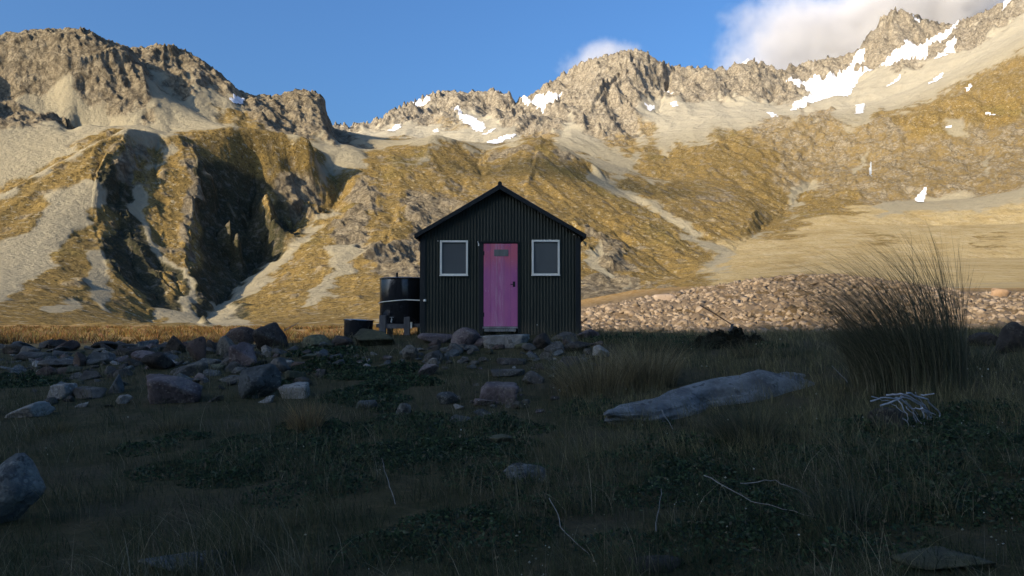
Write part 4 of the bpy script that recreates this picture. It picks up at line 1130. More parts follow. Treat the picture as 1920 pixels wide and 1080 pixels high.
# long pale slab lying in the grass on the right
a = np.array(at_ground(1165, 806)); b = np.array(at_ground(1545, 708)); L = np.linalg.norm(b - a)
V = rock_verts(41, ICO5, planes=22, noise=.10, round_=.035); V = np.stack([V[:, 0]*L*.55, V[:, 1]*.42*(1 + .25*V[:, 0]), V[:, 2]*(.22 + .05*V[:, 0])], -1)
V[:, 2] += .16*fbm(V[:, 0]*.9, V[:, 1]*1.5, V[:, 2], 5); V[:, 1] += .3*fbm(V[:, 0]*.8 + 9, 0*V[:, 1], V[:, 2]*0, 3)
o = link('slab_rock', np_mesh('slab_rock', V, None, ICO5[1]), stone_material('slab_stone', (.18, .185, .175), (.09, .092, .088), (.27, .275, .25), .6)); o.location = (a + b)/2 + np.array([0, .22, .04])
o.rotation_euler = (rad(8), -math.asin((b - a)[2]/L)*.6, math.atan2(b[1] - a[1], b[0] - a[0]))
tag(o, 'long low bluish grey slab of rock slanting through the grass on the right', 'rock')

# broken rocks piled along the bank, too alike to tell apart
_bp = []
for k in range(12):
    me = np_mesh('rock', rock_verts(300 + k, ICO4, planes=10, noise=.07, round_=.018), None, ICO4[1]); me.materials.append(ST[['grey', 'dark', 'blue', 'red', 'grey', 'lilac', 'dark', 'grey', 'green', 'pale', 'grey', 'blue'][k]]); _bp.append(me)
rs = random.Random(12)
def pile(n, u0, u1, v0, dv, smin, smax, lab, grp):
    for _ in range(n):
        u = rs.uniform(u0, u1); v = v0 + dv*rs.random()**1.6; w_ = rs.uniform(smin, smax); x, y, z = at_ground(u, v); s = w_*y/F/2
        o = bpy.data.objects.new('rock', rs.choice(_bp)); COL.objects.link(o); o.scale = (s, s*rs.uniform(.55, 1), s*rs.uniform(.28, .7)); o.location = (x, y, z + s*.08)
        o.rotation_euler = (rs.uniform(-.3, .3), rs.uniform(-.5, .5), rs.uniform(0, 6.28)); tag(o, lab, 'rock', grp)
pile(150, 0, 640, 652, 70, 16, 46, 'broken angular rock lying in the rubble bank left of the hut', 'broken rocks in the bank left of the hut')
pile(52, 780, 1140, 648, 45, 14, 34, 'broken angular rock heaped at the foot of the hut front', 'broken rocks at the foot of the hut front')
pile(26, 60, 560, 715, 50, 14, 34, 'half sunken rock in the grass below the rubble bank', 'half sunken rocks below the rubble bank')

# small stones, nothing tells them apart
_protos = [np_mesh('stone', rock_verts(900 + k, ICO3, planes=9, noise=.06, round_=.02), None, ICO3[1]) for k in range(8)]
_pm = ['grey', 'lilac', 'blue', 'pale', 'grey', 'dark', 'green', 'grey']
for me, k in zip(_protos, _pm): me.materials.append(ST[k])
rs = random.Random(3)
zones = [(60, 640, 665, 20, 40), (640, 900, 660, 35, 40), (985, 1130, 655, 40, 26), (0, 330, 665, 30, 46), (430, 600, 690, 60, 26), (860, 1040, 690, 90, 30)]
for (u0, u1, v0, dv, n) in zones:
    for _ in range(n):
        u = rs.uniform(u0, u1); v = v0 + rs.random()*dv; w_ = rs.choice([8, 10, 12, 15, 20]); x, y, z = at_ground(u, v); s = w_*y/F/2
        k = rs.randrange(8); o = bpy.data.objects.new('stone', _protos[k]); COL.objects.link(o)
        o.scale = (s, s*rs.uniform(.6, 1), s*rs.uniform(.4, .8)); o.location = (x, y, z + s*.15); o.rotation_euler = (rs.uniform(-.2, .2), rs.uniform(-.25, .25), rs.uniform(0, 6))
        tag(o, 'small loose stone on the bank around the hut', 'stone', 'small loose stones on the bank around the hut')

# ---- the sunlit rubble of the moraine, one mass of stones
def hull_stone(seed, n=11):
    """an angular splinter of rock: the hull of a few random points"""
    r = np.random.default_rng(seed); pts = r.normal(size=(n, 3)); pts /= np.linalg.norm(pts, axis=1)[:, None]; pts *= r.uniform(.7, 1.05, (n, 1))
    bm = bmesh.new(); vs_ = [bm.verts.new(p) for p in pts]; g_ = bmesh.ops.convex_hull(bm, input=vs_)
    bmesh.ops.delete(bm, geom=[v for v in bm.verts if not v.link_faces], context='VERTS'); bmesh.ops.triangulate(bm, faces=bm.faces[:]); bm.verts.index_update()
    V = np.array([v.co[:] for v in bm.verts]); T = np.array([[v.index for v in f.verts] for f in bm.faces]); bm.free(); return V, T
def rubble(name, n, sampler, smin, smax, mat, seed, power=2.2):
    r = np.random.default_rng(seed); base = [hull_stone(700 + k, 9 + k % 5) for k in range(24)]
    Vs = []; Fs = []; off = 0; cols = []
    xy = sampler(r, n); hz_ = ground_h(xy[:, 0], xy[:, 1])
    for (x, y), z in zip(xy, hz_):
        s = (smin + (smax - smin)*r.random()**power)*(.55 + y/80)
        a = r.uniform(0, 6.283); ca, sa = math.cos(a), math.sin(a); B, tri = base[r.integers(24)]; V = B*np.array([s, s*r.uniform(.45, 1), s*r.uniform(.35, .8)])
        tl = r.uniform(-.7, .7); V = np.stack([V[:, 0]*math.cos(tl) + V[:, 2]*math.sin(tl), V[:, 1], -V[:, 0]*math.sin(tl) + V[:, 2]*math.cos(tl)], -1)
        V = np.stack([V[:, 0]*ca - V[:, 1]*sa + x, V[:, 0]*sa + V[:, 1]*ca + y, V[:, 2] + z + s*.12], -1)
        Vs.append(V); Fs.append(tri + off); off += len(V); cols.append(np.tile([r.random(), r.random(), 0, 1], (len(V), 1)))
    me = np_mesh(name, np.concatenate(Vs), None, np.concatenate(Fs), smooth_shade=False); set_attr(me, 'tint', np.concatenate(cols))
    return link(name, me, mat)
def rubble_material():
    m, nt, b = new_mat('sunlit_rubble'); g = NB(nt); pos = g.pos()
    a, c2 = g.sep(g.attr('tint').outputs['Color'])[:2]
    c = g.mix(g.ramp(a, .1, .9), (.16, .118, .075), (.27, .205, .14)); c = g.mix(g.ramp(c2, .6, 1, 0, .8), c, (.11, .072, .04))
    c = g.mix(g.ramp(g.noise(pos, 2.5, 5, .7), .5, .7, 0, .5), c, (.16, .12, .08))
    g.set(b.inputs['Base Color'], c); b.inputs['Roughness'].default_value = .95; g.set(b.inputs['Normal'], g.bump(g.noise(pos, 4, 5, .7), .5, .1)); return m
def moraine_xy(r, n):
    out = []
    while sum(len(o) for o in out) < n:
        y = 27 + 62*r.random(6000); t = -.02 + .82*r.random(6000); x = t*y; k = (moraine_w(x, y) > .4) & (r.random(6000) < 34/y) & (fbm(x/5 + 3, y/5, 0*x, 3) < .12 + .25*r.random(6000))
        out.append(np.stack([x[k], y[k]], -1))
    return np.concatenate(out)[:n]
o = rubble('moraine_rubble', 22000, moraine_xy, .03, .42, rubble_material(), 17, 4.6); tag(o, 'pale sunlit rubble heaped behind and right of the hut', 'rubble', kind='stuff')
for u_, v_, w_, h_, lb, mt in ((1245, 572, 46, 22, 'large pinkish flat boulder on the sunlit rubble just right of the hut', 'sun'), (1876, 588, 40, 30, 'brown boulder on the rubble skyline near the right edge', 'sun')):
    D = 58.0 if u_ < 1500 else 52.0; x, y, z = P(u_, v_, D); V = rock_verts(int(u_), ICO3)*np.array([w_/2, w_/3, h_/2])*D/F
    o = link('boulder', np_mesh('boulder', V, None, ICO3[1]), stone_material('sunlit_stone', (.34, .27, .21), (.24, .18, .13), (.38, .32, .25), .4, .3) if u_ < 1500 else stone_material('brown_stone', (.30, .2, .12), (.2, .13, .08), (.3, .22, .15), .4, .3))
    o.location = (x, y, max(z, gh(x, y) + h_*D/F*.2)); tag(o, lb, 'boulder')
# ================================================================== GRASSES
def blades(pos, h, w, lean, curve, segs=4, seed=0, face=None):
    """tapered curved blades: pos (n,3), h, w (n,), lean (n,2) horizontal push at the tip in parts of h, curve = how late it bends"""
    r = np.random.default_rng(seed); n = len(pos)
    a = r.uniform(0, 2*math.pi, n) if face is None else face
    sx, sy = np.cos(a), np.sin(a)
    s = np.linspace(0, 1, segs + 1)
    V = np.empty((n, 2*segs + 1, 3)); 
    for i, q in enumerate(s):
        bend = q**curve
        zz = h*(q - .30*np.hypot(lean[:, 0], lean[:, 1])*bend*q)
        cx = pos[:, 0] + lean[:, 0]*h*bend; cy = pos[:, 1] + lean[:, 1]*h*bend; cz = pos[:, 2] + zz
        ww = w*(1 - q**1.6)/2*(.75 + .25*math.sin(min(1, q*3)*math.pi/2))
        if i < segs:
            V[:, 2*i] = np.stack([cx - sx*ww, cy - sy*ww, cz], -1); V[:, 2*i + 1] = np.stack([cx + sx*ww, cy + sy*ww, cz], -1)
        else: V[:, 2*i] = np.stack([cx, cy, cz], -1)
    base = (np.arange(n)*(2*segs + 1))[:, None]
    q = np.concatenate([base + np.array([[2*i, 2*i + 1, 2*i + 3, 2*i + 2]]) for i in range(segs - 1)])
    t = base + np.array([[2*segs - 2, 2*segs - 1, 2*segs]])
    return V.reshape(-1, 3), q, t, 2*segs + 1
def blade_mesh(name, parts, cols):
    V = []; Q = []; T = []; C = []; off = 0
    for (v, q, t, k), c in zip(parts, cols):
        V.append(v); Q.append(q + off); T.append(t + off); off += len(v); C.append(np.repeat(c, k, axis=0))
    me = np_mesh(name, np.concatenate(V), np.concatenate(Q), np.concatenate(T)); set_attr(me, 'tint', np.concatenate(C)); return me
def grass_material(name, rough=.7, trans=.25):
    m, nt, b = new_mat(name); g = NB(nt)
    c = g.attr('tint').outputs['Color']
    g.set(b.inputs['Base Color'], c); b.inputs['Roughness'].default_value = rough; b.inputs['Specular IOR Level'].default_value = .15
    out = nt.nodes['Material Output']; tr = g.n('ShaderNodeBsdfTranslucent'); g.set(tr.inputs[0], c)
    mx = g.n('ShaderNodeMixShader'); mx.inputs[0].default_value = trans
    nt.links.new(b.outputs[0], mx.inputs[1]); nt.links.new(tr.outputs[0], mx.inputs[2]); nt.links.new(mx.outputs[0], out.inputs[0]); return m
M_GRASS = grass_material('grass_blade')
def tints(r, n, pal, wts, jitter=.3):
    k = r.choice(len(pal), n, p=np.array(wts)/sum(wts)); c = np.array(pal)[k]*(1 + jitter*(r.random((n, 1))*2 - 1)); return np.concatenate([c, np.ones((n, 1))], 1)

# ---- turf over the whole foreground
def turf(n, ymin, ymax, seed, hmin, hmax, pal_a, pal_b, wmul=1.0, tmax=.86, dens=None):
    r = np.random.default_rng(seed)
    y = np.exp(r.uniform(math.log(ymin), math.log(ymax), n)); t = r.uniform(-tmax, tmax, n); x = t*(y + 1.8)
    patch = fbm(x/1.5, y/1.5, 0*x + 2, 4); fine = fbm(x/.35, y/.35, 0*x + 5, 3)
    keep = r.random(n) < np.clip(.55 + fine*1.6 + .35*patch, .03, 1)
    x, y, patch, fine = x[keep], y[keep], patch[keep], fine[keep]; n = len(x)
    z = ground_h(x, y) - .01
    h = (hmin + (hmax - hmin)*r.random(n)**1.7)*np.clip(1 + 1.6*fine + .8*patch, .3, 2.0)
    w = np.maximum(.0028, y*.00042)*r.uniform(.7, 1.4, n)*wmul
    lean = np.stack([r.normal(-.18, .35, n), r.normal(-.02, .30, n)], -1)
    return np.stack([x, y, z], -1), h, w, lean, patch, fine, r
parts = []; cols = []
p, h, w, ln, pa, fi, r = turf(120000, 1.5, 18, 12, .12, .42, 0, 0, 1.1)
k = pa + .8*fi > .08; p, h, w, ln = p[k], h[k]*.8, w[k], ln[k]*1.3
parts.append(blades(p, h, w, ln, 2.0, 4, 22)); cols.append(tints(r, len(p), [(0.083, 0.083, 0.040), (0.140, 0.124, 0.069), (0.247, 0.206, 0.132), (0.049, 0.058, 0.028)], [4, 3, 1.3, 4]))
p, h, w, ln, pa, fi, r = turf(110000, 5.5, 18, 15, .10, .30, 0, 0, 1.0)
k = (p[:, 0] > .6 + fi*2) & (pa + .6*fi > -.05); p, h, w, ln = p[k], h[k], w[k], ln[k]
parts.append(blades(p, h, w, ln, 1.9, 3, 25)); cols.append(tints(r, len(p), [(0.1950, 0.1625, 0.0750), (0.2730, 0.2275, 0.1125), (0.1170, 0.1105, 0.0525)], [3, 2, 3]))
p, h, w, ln, pa, fi, r = turf(270000, 1.4, 19, 1, .05, .20, 0, 0)
ca = tints(r, len(p), [(0.056, 0.061, 0.025), (0.099, 0.089, 0.040), (0.140, 0.116, 0.066), (0.033, 0.049, 0.023), (0.247, 0.206, 0.140)], [4, 4, 2.4, 3, .5])
cb = tints(r, len(p), [(0.026, 0.040, 0.017), (0.043, 0.053, 0.021), (0.074, 0.069, 0.033), (0.017, 0.026, 0.015), (0.148, 0.132, 0.083)], [5, 4, 2, 4, .35])
mixv = smooth(-.12, .18, pa + .25*fi)[:, None]
parts.append(blades(p, h, w, ln, 1.7, 3, 2)); cols.append(ca*mixv + cb*(1 - mixv))
o = link('grass', blade_mesh('grass', parts, cols), M_GRASS); tag(o, 'dark shaded alpine grass and herbs over the foreground', 'grass', kind='stuff')

# ---- low leafy mat plants, dark green
def leaf_mat(name, centres, seed, per=900, pal=None, leaf=.011):
    r = np.random.default_rng(seed); V = []; C = []
    for (cx, cy, rx, ry, hh) in centres:
        n = int(per*rx*ry*6); a = r.uniform(0, 6.283, n); q = np.sqrt(r.random(n))
        x = cx + np.cos(a)*q*rx; y = cy + np.sin(a)*q*ry
        lump = fbm(x/.22, y/.22, 0*x + 4, 3)
        z = ground_h(x, y) + hh*(1 - q**2)*np.clip(.55 + 1.5*lump, .05, 1.2)*r.uniform(.55, 1.0, n)
        L = leaf*r.uniform(.5, 1.9, n)*np.maximum(1, y/4.5); d = r.normal(size=(n, 3))*.9 + np.array([0, -.3, .7]); d /= np.linalg.norm(d, axis=1)[:, None]
        e = np.cross(d, r.normal(size=(n, 3))); e /= np.linalg.norm(e, axis=1)[:, None]; f = np.cross(d, e)
        c = np.stack([x, y, z], -1); l, w = L[:, None], (L*.45)[:, None]
        V.append(np.stack([c - e*l, c + f*w + d*l*.1, c + e*l, c - f*w + d*l*.1], 1)); C.append(np.repeat(tints(r, n, pal or [(0.024, 0.044, 0.019), (0.044, 0.068, 0.027), (0.017, 0.029, 0.017), (0.076, 0.093, 0.051), (0.102, 0.085, 0.051)], [4, 4, 4, 1.2, .8][:len(pal) if pal else 5]), 4, axis=0))
    V = np.concatenate(V).reshape(-1, 3); me = np_mesh(name, V, np.arange(len(V)).reshape(-1, 4), smooth_shade=False); set_attr(me, 'tint', np.concatenate(C)); return me
def gxy(u, v): q = at_ground(u, v); return q[0], q[1]
cs = []
rp = np.random.default_rng(8)
for (u, v, su, sv, n) in [(430,880,150,45,12),(600,860,140,60,12),(760,830,130,50,10),(880,850,120,60,12),(1250,880,120,60,10),(1420,880,120,70,12),(1600,860,130,60,12),(1800,800,130,60,12),(1760,930,160,60,12),
                          (1450,1000,170,50,10),(900,1000,200,50,6),(1150,780,60,20,5),(560,690,120,30,7),(720,720,120,30,8),(1180,640,50,8,4),(1330,645,60,8,4),(60,720,50,10,4)]:
    for _ in range(n):
        uu, vv = rp.normal(u, su*.6), min(1075, max(640, rp.normal(v, sv*.6)))
        x, y = gxy(uu, vv); s = rp.uniform(.18, .42)*(1 + .05*y); cs.append((x, y, s, s*rp.uniform(.7, 1.1), rp.uniform(.06, .2)))
o = link('ground_cover', leaf_mat('ground_cover', cs, 6), M_GRASS); tag(o, 'dark green low leafy plants between the grass', 'ground cover', kind='stuff')

# ---- tussocks
def tussock(name, u, v, hpx, spread_px, n, lean, pal, wts, label, seed, wid=.006, curve=2.2, fan=.5, cat='tussock', droop=.0, group=None):
    x, y, z = at_ground(u, v); H = hpx*y/F; Rr = spread_px*y/F; r = np.random.default_rng(seed)
    a = r.uniform(0, 6.283, n); q = np.sqrt(r.random(n)); bx = np.cos(a)*q*Rr; by = np.sin(a)*q*Rr*.8
    pos = np.stack([bx, by, ground_h(x + bx, y + by) - z - .03], -1)
    h = H*(.45 + .6*r.random(n)**.8)
    ln = np.stack([lean[0] + fan*np.cos(a)*q + r.normal(0, .16, n), lean[1] + fan*np.sin(a)*q + r.normal(0, .16, n)], -1)
    ww = max(wid, y*.0005)*r.uniform(.6, 1.3, n)
    h = H*(.28 + .80*r.random(n)**1.1)
    me = blade_mesh(name, [blades(pos, h, ww, ln, curve, 7, seed + 1)], [tints(r, n, pal, wts)])
    o = link(name, me, M_GRASS); o.location = (x, y, z); tag(o, label, cat, group); return o
STRAW = [(0.290, 0.225, 0.109), (0.189, 0.145, 0.072), (0.109, 0.090, 0.048), (0.392, 0.319, 0.189)]
tussock('tussock', 1705, 730, 345, 100, 2400, (-.62, .0), [(0.094, 0.096, 0.055), (0.145, 0.133, 0.080), (0.058, 0.065, 0.041), (0.232, 0.203, 0.131)], [4, 3, 3, .8], 'big dark tussock bent to the left by the wind on the right', 31, .006, 2.4, .46)
tussock('tussock', 1120, 738, 104, 74, 1700, (-.12, 0), STRAW, [2, 3, 3, .6], 'left one of two pale tussocks standing right of the path', 33, .006, 1.9, .75)
tussock('tussock', 1210, 726, 108, 58, 1500, (-.08, 0), STRAW, [1.6, 3, 3, .6], 'right one of two pale tussocks standing right of the path', 34, .006, 1.9, .65)
tussock('tussock', 572, 812, 72, 26, 700, (-.12, 0), [(0.290, 0.203, 0.087), (0.189, 0.123, 0.058), (0.109, 0.072, 0.043)], [3, 3, 2], 'small straw coloured tussock in front of the pale flat topped block', 35, .005, 1.8, .55)
tussock('tussock', 1400, 835, 110, 50, 900, (-.25, -.05), [(0.080, 0.080, 0.043), (0.131, 0.116, 0.072), (0.043, 0.051, 0.029)], [4, 2, 3], 'loose olive tussock growing over the front edge of the long slab', 36, .005, 2, .7)
tussock('tussock', 100, 812, 36, 34, 300, (-.1, 0), [(0.174, 0.131, 0.051), (0.102, 0.087, 0.043), (0.043, 0.043, 0.022)], [2, 3, 3], 'low yellowish tussock below the low pale slab at left', 37, .005, 2, .8)
tussock('tussock', 320, 806, 36, 40, 340, (-.2, 0), [(0.174, 0.145, 0.072), (0.102, 0.087, 0.043), (0.043, 0.043, 0.022)], [2, 3, 3], 'low straw tussock below the broad pinkish slab', 38, .005, 2, .8)
tussock('tussock', 1400, 668, 46, 40, 420, (-.2, 0), [(0.160, 0.123, 0.065), (0.102, 0.087, 0.043), (0.043, 0.043, 0.026)], [2, 3, 3], 'low brown tussock behind the upper end of the long slab', 39, .006, 2, .8)
tussock('tussock', 1580, 985, 130, 60, 420, (-.2, 0), [(0.065, 0.072, 0.043), (0.116, 0.109, 0.072), (0.036, 0.043, 0.026)], [4, 2, 3], 'thin dark tussock in the lower right foreground', 40, .004, 2, .6)
tussock('tussock', 1290, 660, 40, 46, 420, (-.15, 0), [(0.051, 0.061, 0.032), (0.087, 0.080, 0.043), (0.032, 0.038, 0.023)], [4, 2, 3], 'dark green tussock on the shaded skyline below the rubble', 43, .006, 2, .8)
tussock('tussock', 1215, 652, 34, 40, 380, (-.15, 0), [(0.072, 0.072, 0.035), (0.116, 0.102, 0.051), (0.032, 0.038, 0.023)], [4, 2, 3], 'grassy tussock on the skyline between the hut and the dark bush', 44, .006, 2, .8)
tussock('tussock', 1490, 668, 38, 50, 420, (-.25, 0), [(0.058, 0.065, 0.036), (0.087, 0.080, 0.043), (0.032, 0.038, 0.023)], [4, 2, 3], 'shaggy tussock on the skyline left of the big bent tussock', 45, .006, 2, .8)
tussock('tussock', 1800, 690, 70, 60, 500, (-.3, 0), [(0.051, 0.058, 0.035), (0.087, 0.080, 0.051), (0.032, 0.038, 0.023)], [4, 2, 3], 'low tussock at the right foot of the big bent tussock', 46, .006, 2, .8)
# dark rounded bush on the skyline
x, y, z = at_ground(1365, 650)
bm_ = leaf_mat('bush', [(x, y, .62, .4, .42), (x - .35, y + .1, .4, .3, .3), (x + .4, y, .4, .3, .28)], 77, per=5000, pal=[(0.0170, 0.0192, 0.0114), (0.0284, 0.0288, 0.0171), (0.0497, 0.0432, 0.0266)], leaf=.013)
o = link('bush', bm_, M_GRASS); tag(o, 'low dark rounded bush on the skyline beside the thin wooden post', 'bush')

# ---- sunlit golden tussock field left of the hut
r = np.random.default_rng(21); pts = []; N = 1500
y = np.exp(r.uniform(math.log(27), math.log(96), N)); x = r.uniform(-.86, -.02, N)*y
k = (moraine_w(x, y) < .2) & (fbm(x/5, y/5, 0*x, 3) > -.25); x, y = x[k], y[k]; P_ = []; Hh = []; Ln = []; Ww = []; Cc = []
for cx, cy in zip(x, y):
    n = 34; a = r.uniform(0, 6.283, n); q = np.sqrt(r.random(n)); s = r.uniform(.22, .5)
    bx, by = cx + np.cos(a)*q*s, cy + np.sin(a)*q*s
    P_.append(np.stack([bx, by, np.zeros(n)], -1)); Hh.append(r.uniform(.22, .55)*(.6 + .5*r.random(n))); Ln.append(np.stack([-.1 + .8*np.cos(a)*q, .8*np.sin(a)*q], -1)); Ww.append(np.full(n, max(.02, cy*.0011)))
    Cc.append(np.tile(np.array([[.19, .115, .036, 1], [.27, .19, .085, 1], [.13, .078, .026, 1], [.08, .052, .022, 1]])[r.choice(4, p=[.4, .3, .2, .1])], (n, 1))*np.concatenate([r.uniform(.7, 1.2, (n, 3)), np.ones((n, 1))], 1))
P_ = np.concatenate(P_); P_[:, 2] = ground_h(P_[:, 0], P_[:, 1]) - .03
o = link('tussock_field', blade_mesh('tussock_field', [blades(P_, np.concatenate(Hh), np.concatenate(Ww), np.concatenate(Ln), 1.8, 3, 9)], [np.concatenate(Cc)]), M_GRASS); tag(o, 'sunlit golden tussock field behind the shade line at left', 'tussock grass', kind='stuff')

# ---- dry stems and seed heads, pale specks
def dry_heads(n, seed):
    r = np.random.default_rng(seed); V = []; Fq = []; C = []
    y = np.exp(r.uniform(math.log(2.2), math.log(13), n)); x = r.uniform(-.8, .8, n)*y
    k = r.random(n) < np.where(x > 0, 1, .30)*smooth(-.02, .3, fbm(x/1.2, y/1.2, 0*x + 9, 3)); x, y = x[k], y[k]; n = len(x); z = ground_h(x, y)
    h = r.uniform(.10, .26, n)
    octa = np.array([[1,0,0],[-1,0,0],[0,1,0],[0,-1,0],[0,0,1],[0,0,-1]], float); tri = np.array([[0,2,4],[2,1,4],[1,3,4],[3,0,4],[2,0,5],[1,2,5],[3,1,5],[0,3,5]])
    s = r.uniform(.003, .0075, n)*np.maximum(1, y/5); Vv = octa[None]*s[:, None, None]*r.uniform(.6, 1.3, (n, 1, 3)) + np.stack([x, y, z + h], -1)[:, None]
    T = (tri[None] + (np.arange(n)*6)[:, None, None]).reshape(-1, 3); c = tints(r, n, [(.42, .42, .36), (.30, .29, .22), (.20, .19, .13)], [1, 2, 3])
    st, q, t, kk = blades(np.stack([x, y, z], -1), h, np.maximum(.002, y*.0003), np.zeros((n, 2)), 1, 2, seed)
    nV = n*6; me = np_mesh('dry_seed_heads', np.concatenate([Vv.reshape(-1, 3), st]), q + nV, np.concatenate([T, t + nV])); set_attr(me, 'tint', np.concatenate([np.repeat(c, 6, axis=0), np.repeat(c*np.array([.5, .45, .4, 1]), kk, axis=0)])); return me
o = link('dry_seed_heads', dry_heads(1700, 51), M_GRASS); tag(o, 'pale dry seed heads sprinkled through the dark grass', 'seed heads', kind='stuff')

# ================================================================== TWIGS, STICK, POST, DEAD BRANCHES
M_TWIG = painted_metal('bleached_wood', (.12, .11, .09), (.22, .20, .17), .85, 3)
def twig(name, pts, r0, label, cat, mat=M_TWIG, lift=.02):
    W = []
    for (u, v, dz) in pts: x, y, z = at_ground(u, v); W.append(Vector((x, y, z + dz + lift)))
    mb = MB(); F_ = []
    n = 6
    for i in range(len(W) - 1):
        for q in range(n): F_.append(W[i].lerp(W[i+1], q/n) + Vector((random.gauss(0, .004), random.gauss(0, .004), random.gauss(0, .004))))
    F_.append(W[-1]); mb.tube(F_, [r0*.6*(1 - .6*i/(len(F_)-1)) for i in range(len(F_))], 7)
    o = mb.build(name, mat, smooth_angle=60); tag(o, label, cat); return o
twig('twig', [(1240,790,.10), (1262,815,.02)], .012, 'short straight white stick lying across the long slab', 'twig')
twig('twig', [(1320,925,.10), (1410,975,.08), (1530,1000,.06)], .007, 'long thin pale twig lying in the lower right foreground', 'twig')
twig('twig', [(1390,953,.12), (1455,945,.12), (1520,968,.08)], .006, 'thin arched twig just above the long pale twig', 'twig')
twig('twig', [(1030,975,.12), (1060,1030,.06), (1120,1078,.02)], .005, 'thin bent reddish stem at the bottom right of the middle', 'twig')
twig('twig', [(1230,1010,.02), (1240,975,.16)], .006, 'short upright pale stem near the bottom middle', 'twig')
twig('twig', [(740,955,.02), (722,925,.12), (715,905,.16)], .005, 'curled dry stem standing in the dark grass left of the middle', 'twig')
twig('twig', [(1590,735,.10), (1560,712,.16)], .010, 'short pale stick left of the foot of the big bent tussock', 'twig')
# stick on the tall boulder
x, y, z = at_ground(505, 655); mb = MB(); mb.tube([P(532, 620, y), P(560, 605, y + .1)], [.012, .007], 7)
o = mb.build('stick', M_TWIG, smooth_angle=60); tag(o, 'thin dark stick poking out from behind the tall tilted boulder', 'stick')
# small post with a leaning rod on the right skyline
PY = 24.0; zb = gh((1373 - 960)/F*PY, PY)
def pb(u, v, d=0): return P(u, v, PY + d)
mb = MB(); a_ = pb(1373, 607); mb.box(a_[0] - .045, a_[0] + .045, PY - .045, PY + .045, zb - .1, a_[2]); o = mb.build('post', M_POST, bevel=.006); tag(o, 'thin wooden post standing on the skyline right of the hut', 'post')
mb = MB(); mb.tube([pb(1312, 572, .2), pb(1340, 588, .1), pb(1371, 608, -.07)], .022, 8); o = mb.build('rod', painted_metal('rusty_rod', (.12, .06, .03), (.2, .11, .06), .8), smooth_angle=60); tag(o, 'rusty bent rod leaning towards the thin wooden post', 'rod')
# bleached dead branches heaped over a stone
x, y, z = at_ground(1700, 805); base = Vector((x, y, z))
heap = empty('dead_branches', base); tag(heap, 'heap of bleached dead branches in front of the big bent tussock', 'branches')
rb = random.Random(5)
def hp(u, v, d): k = (y + d)/F; p = P(u, v, y + d); return Vector(p) - base
BR = [[(1662,742),(1690,738),(1722,752),(1745,775),(1752,800)], [(1650,760),(1690,748),(1712,770),(1718,800)], [(1700,738),(1738,748),(1762,775),(1764,795)], [(1715,735),(1735,760),(1740,790)],
      [(1640,775),(1675,790),(1725,803),(1742,812)], [(1725,742),(1752,738)], [(1680,745),(1700,775),(1703,800)], [(1630,752),(1660,745),(1700,746)], [(1728,765),(1750,790),(1760,800)], [(1650,800),(1690,806),(1720,808)], [(1690,742),(1728,760),(1735,805)], [(1655,768),(1680,775),(1700,790)]]
for _ in range(5):
    u0, v0 = rb.uniform(1635, 1735), rb.uniform(738, 770); a_ = rb.uniform(.2, 1.1); l_ = rb.uniform(25, 70)
    BR.append([(u0, v0), (u0 + l_*.5*math.cos(a_), v0 + l_*.45*math.sin(a_) - 5), (min(1770, u0 + l_*math.cos(a_)), min(812, v0 + l_*math.sin(a_)))])
for i, L_ in enumerate(BR):
    d0 = rb.uniform(-.12, .12); pts = [hp(u_, v_, d0 - .1*math.sin(j*1.3 + i)) for j, (u_, v_) in enumerate(L_)]
    fine = []
    for a_, b_ in zip(pts[:-1], pts[1:]):
        for q in range(5): fine.append(a_.lerp(b_, q/5) + Vector((rb.gauss(0, .005), rb.gauss(0, .005), rb.gauss(0, .005))))
    fine.append(pts[-1]); r0 = rb.uniform(.004, .011); mb = MB(); mb.tube(fine, [r0*(1 - .5*j/len(fine)) for j in range(len(fine))], 8)
    mb.build('branch', painted_metal('bleached_branch', (.17, .18, .19), (.34, .35, .36), .8, 3) if i == 0 else bpy.data.materials['bleached_branch'], heap, smooth_angle=60)
put_rock(1672, 808, 70, 40, 'dark', 'dark stone under the heap of bleached dead branches', 555)
# ================================================================== CLOUDS
def cloud(c, ax, rot, dens, label, seed, step_noise, kind=None, cut=.0):
    D = ICO4[0]; f = 1 + .28*fbm(D[:, 0]*1.7 + seed, D[:, 1]*1.7, D[:, 2]*1.7, 4) + .0
    me = np_mesh('cloud', D*f[:, None], None, ICO4[1])
    m = bpy.data.materials.new('cloud_vapour'); m.use_nodes = True; nt = m.node_tree; nt.nodes.clear(); g = NB(nt)
    out = g.n('ShaderNodeOutputMaterial'); v = g.n('ShaderNodeVolumePrincipled'); nt.links.new(v.outputs[0], out.inputs['Volume'])
    oc = g.coord('Object'); L = g.n('ShaderNodeVectorMath', operation='LENGTH'); g.set(L.inputs[0], oc)
    pos = g.pos(); n1 = g.noise(pos, step_noise, 6, .62); n2 = g.noise(pos, step_noise*.33, 3, .5)
    e = g.math('ADD', g.math('ADD', g.math('MULTIPLY', n1, 1.1), g.math('MULTIPLY', n2, .9)), g.math('MULTIPLY', L.outputs['Value'], -1.35))
    g.set(v.inputs['Density'], g.math('MULTIPLY', g.ramp(e, cut, cut + .75), dens)); v.inputs['Color'].default_value = (.97, .96, .97, 1); v.inputs['Anisotropy'].default_value = -.05
    o = link('cloud', me, m); o.location = c; o.scale = ax; o.rotation_euler = rot
    tag(o, label, 'cloud', kind=kind); return o
CL = 3700.0
def cpos(u, v): return P(u, v, CL)
k = CL/F
cloud(cpos(1655, 48), (480*k, 340, 175*k), (0, rad(-19), 0), .016, 'wide white cloud rising behind the highest peak at the top right', 3, .0042, cut=-.05)
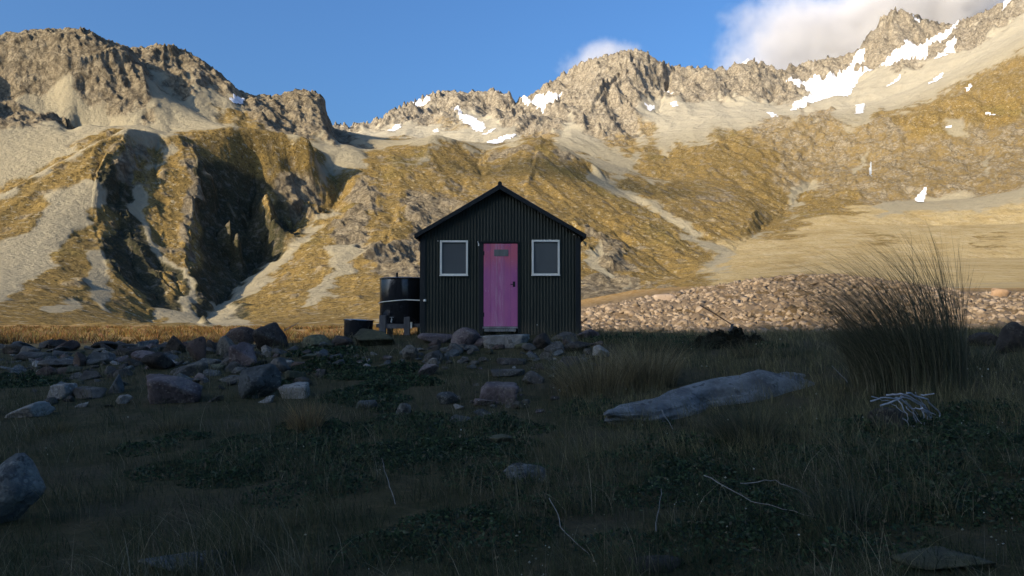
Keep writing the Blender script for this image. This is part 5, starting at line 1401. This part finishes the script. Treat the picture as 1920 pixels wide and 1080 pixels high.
cloud(cpos(1128, 116), (125*k, 140, 52*k), (0, rad(-8), 0), .008, 'small white cloud tuft behind the central rocky peak', 9, .010, cut=-.05)
# unseen cloud placed left of the view to cast shade on the foothill
cc_ = Vector((90, 1000, 185)) + SUNV*1750
cloud(cc_, (330, 120, 60), (0, 0, rad(20)), .010, None, 14, .011, kind='stuff', cut=.0)
# ================================================================== CAMERA, SUN, SKY
cam = bpy.data.cameras.new('camera'); cam_o = bpy.data.objects.new('camera', cam); COL.objects.link(cam_o)
cam.sensor_width = 36; cam.lens = 24.0; cam.clip_start = .05; cam.clip_end = 20000
cam_o.location = (0, 0, CAMZ); cam_o.rotation_euler = (math.pi/2 + PITCH, 0, 0)
scene.camera = cam_o
w = bpy.data.worlds.new('World'); scene.world = w; w.use_nodes = True
nt = w.node_tree; nt.nodes.clear()
sky = nt.nodes.new('ShaderNodeTexSky'); sky.sky_type = 'NISHITA'; sky.sun_disc = False
sky.sun_elevation = SUN_EL
# nishita: rotation 0 puts the sun at +Y and it turns clockwise seen from above
sky.sun_rotation = math.atan2(SUNV.x, SUNV.y)
sky.altitude = 800; sky.air_density = 1.4; sky.dust_density = 10.0; sky.ozone_density = 9.5
bg = nt.nodes.new('ShaderNodeBackground'); bg.inputs[1].default_value = .12
out = nt.nodes.new('ShaderNodeOutputWorld')
nt.links.new(sky.outputs[0], bg.inputs[0]); nt.links.new(bg.outputs[0], out.inputs[0])
sun = bpy.data.lights.new('sun', 'SUN'); sun.energy = 4.25; sun.angle = rad(.55); sun.color = (1.0, .84, .60)
sun_o = bpy.data.objects.new('sun', sun); COL.objects.link(sun_o)
sun_o.rotation_euler = (-SUNV).to_track_quat('-Z', 'Y').to_euler()
vs = scene.view_settings; scene.display_settings.display_device = 'sRGB'
vs.view_transform = 'Standard'; vs.look = 'None'; vs.gamma = 1; vs.exposure = 1.0; vs.use_curve_mapping = False
scene.cycles.use_denoising = True; scene.cycles.volume_bounces = 2; scene.cycles.volume_step_rate = .5
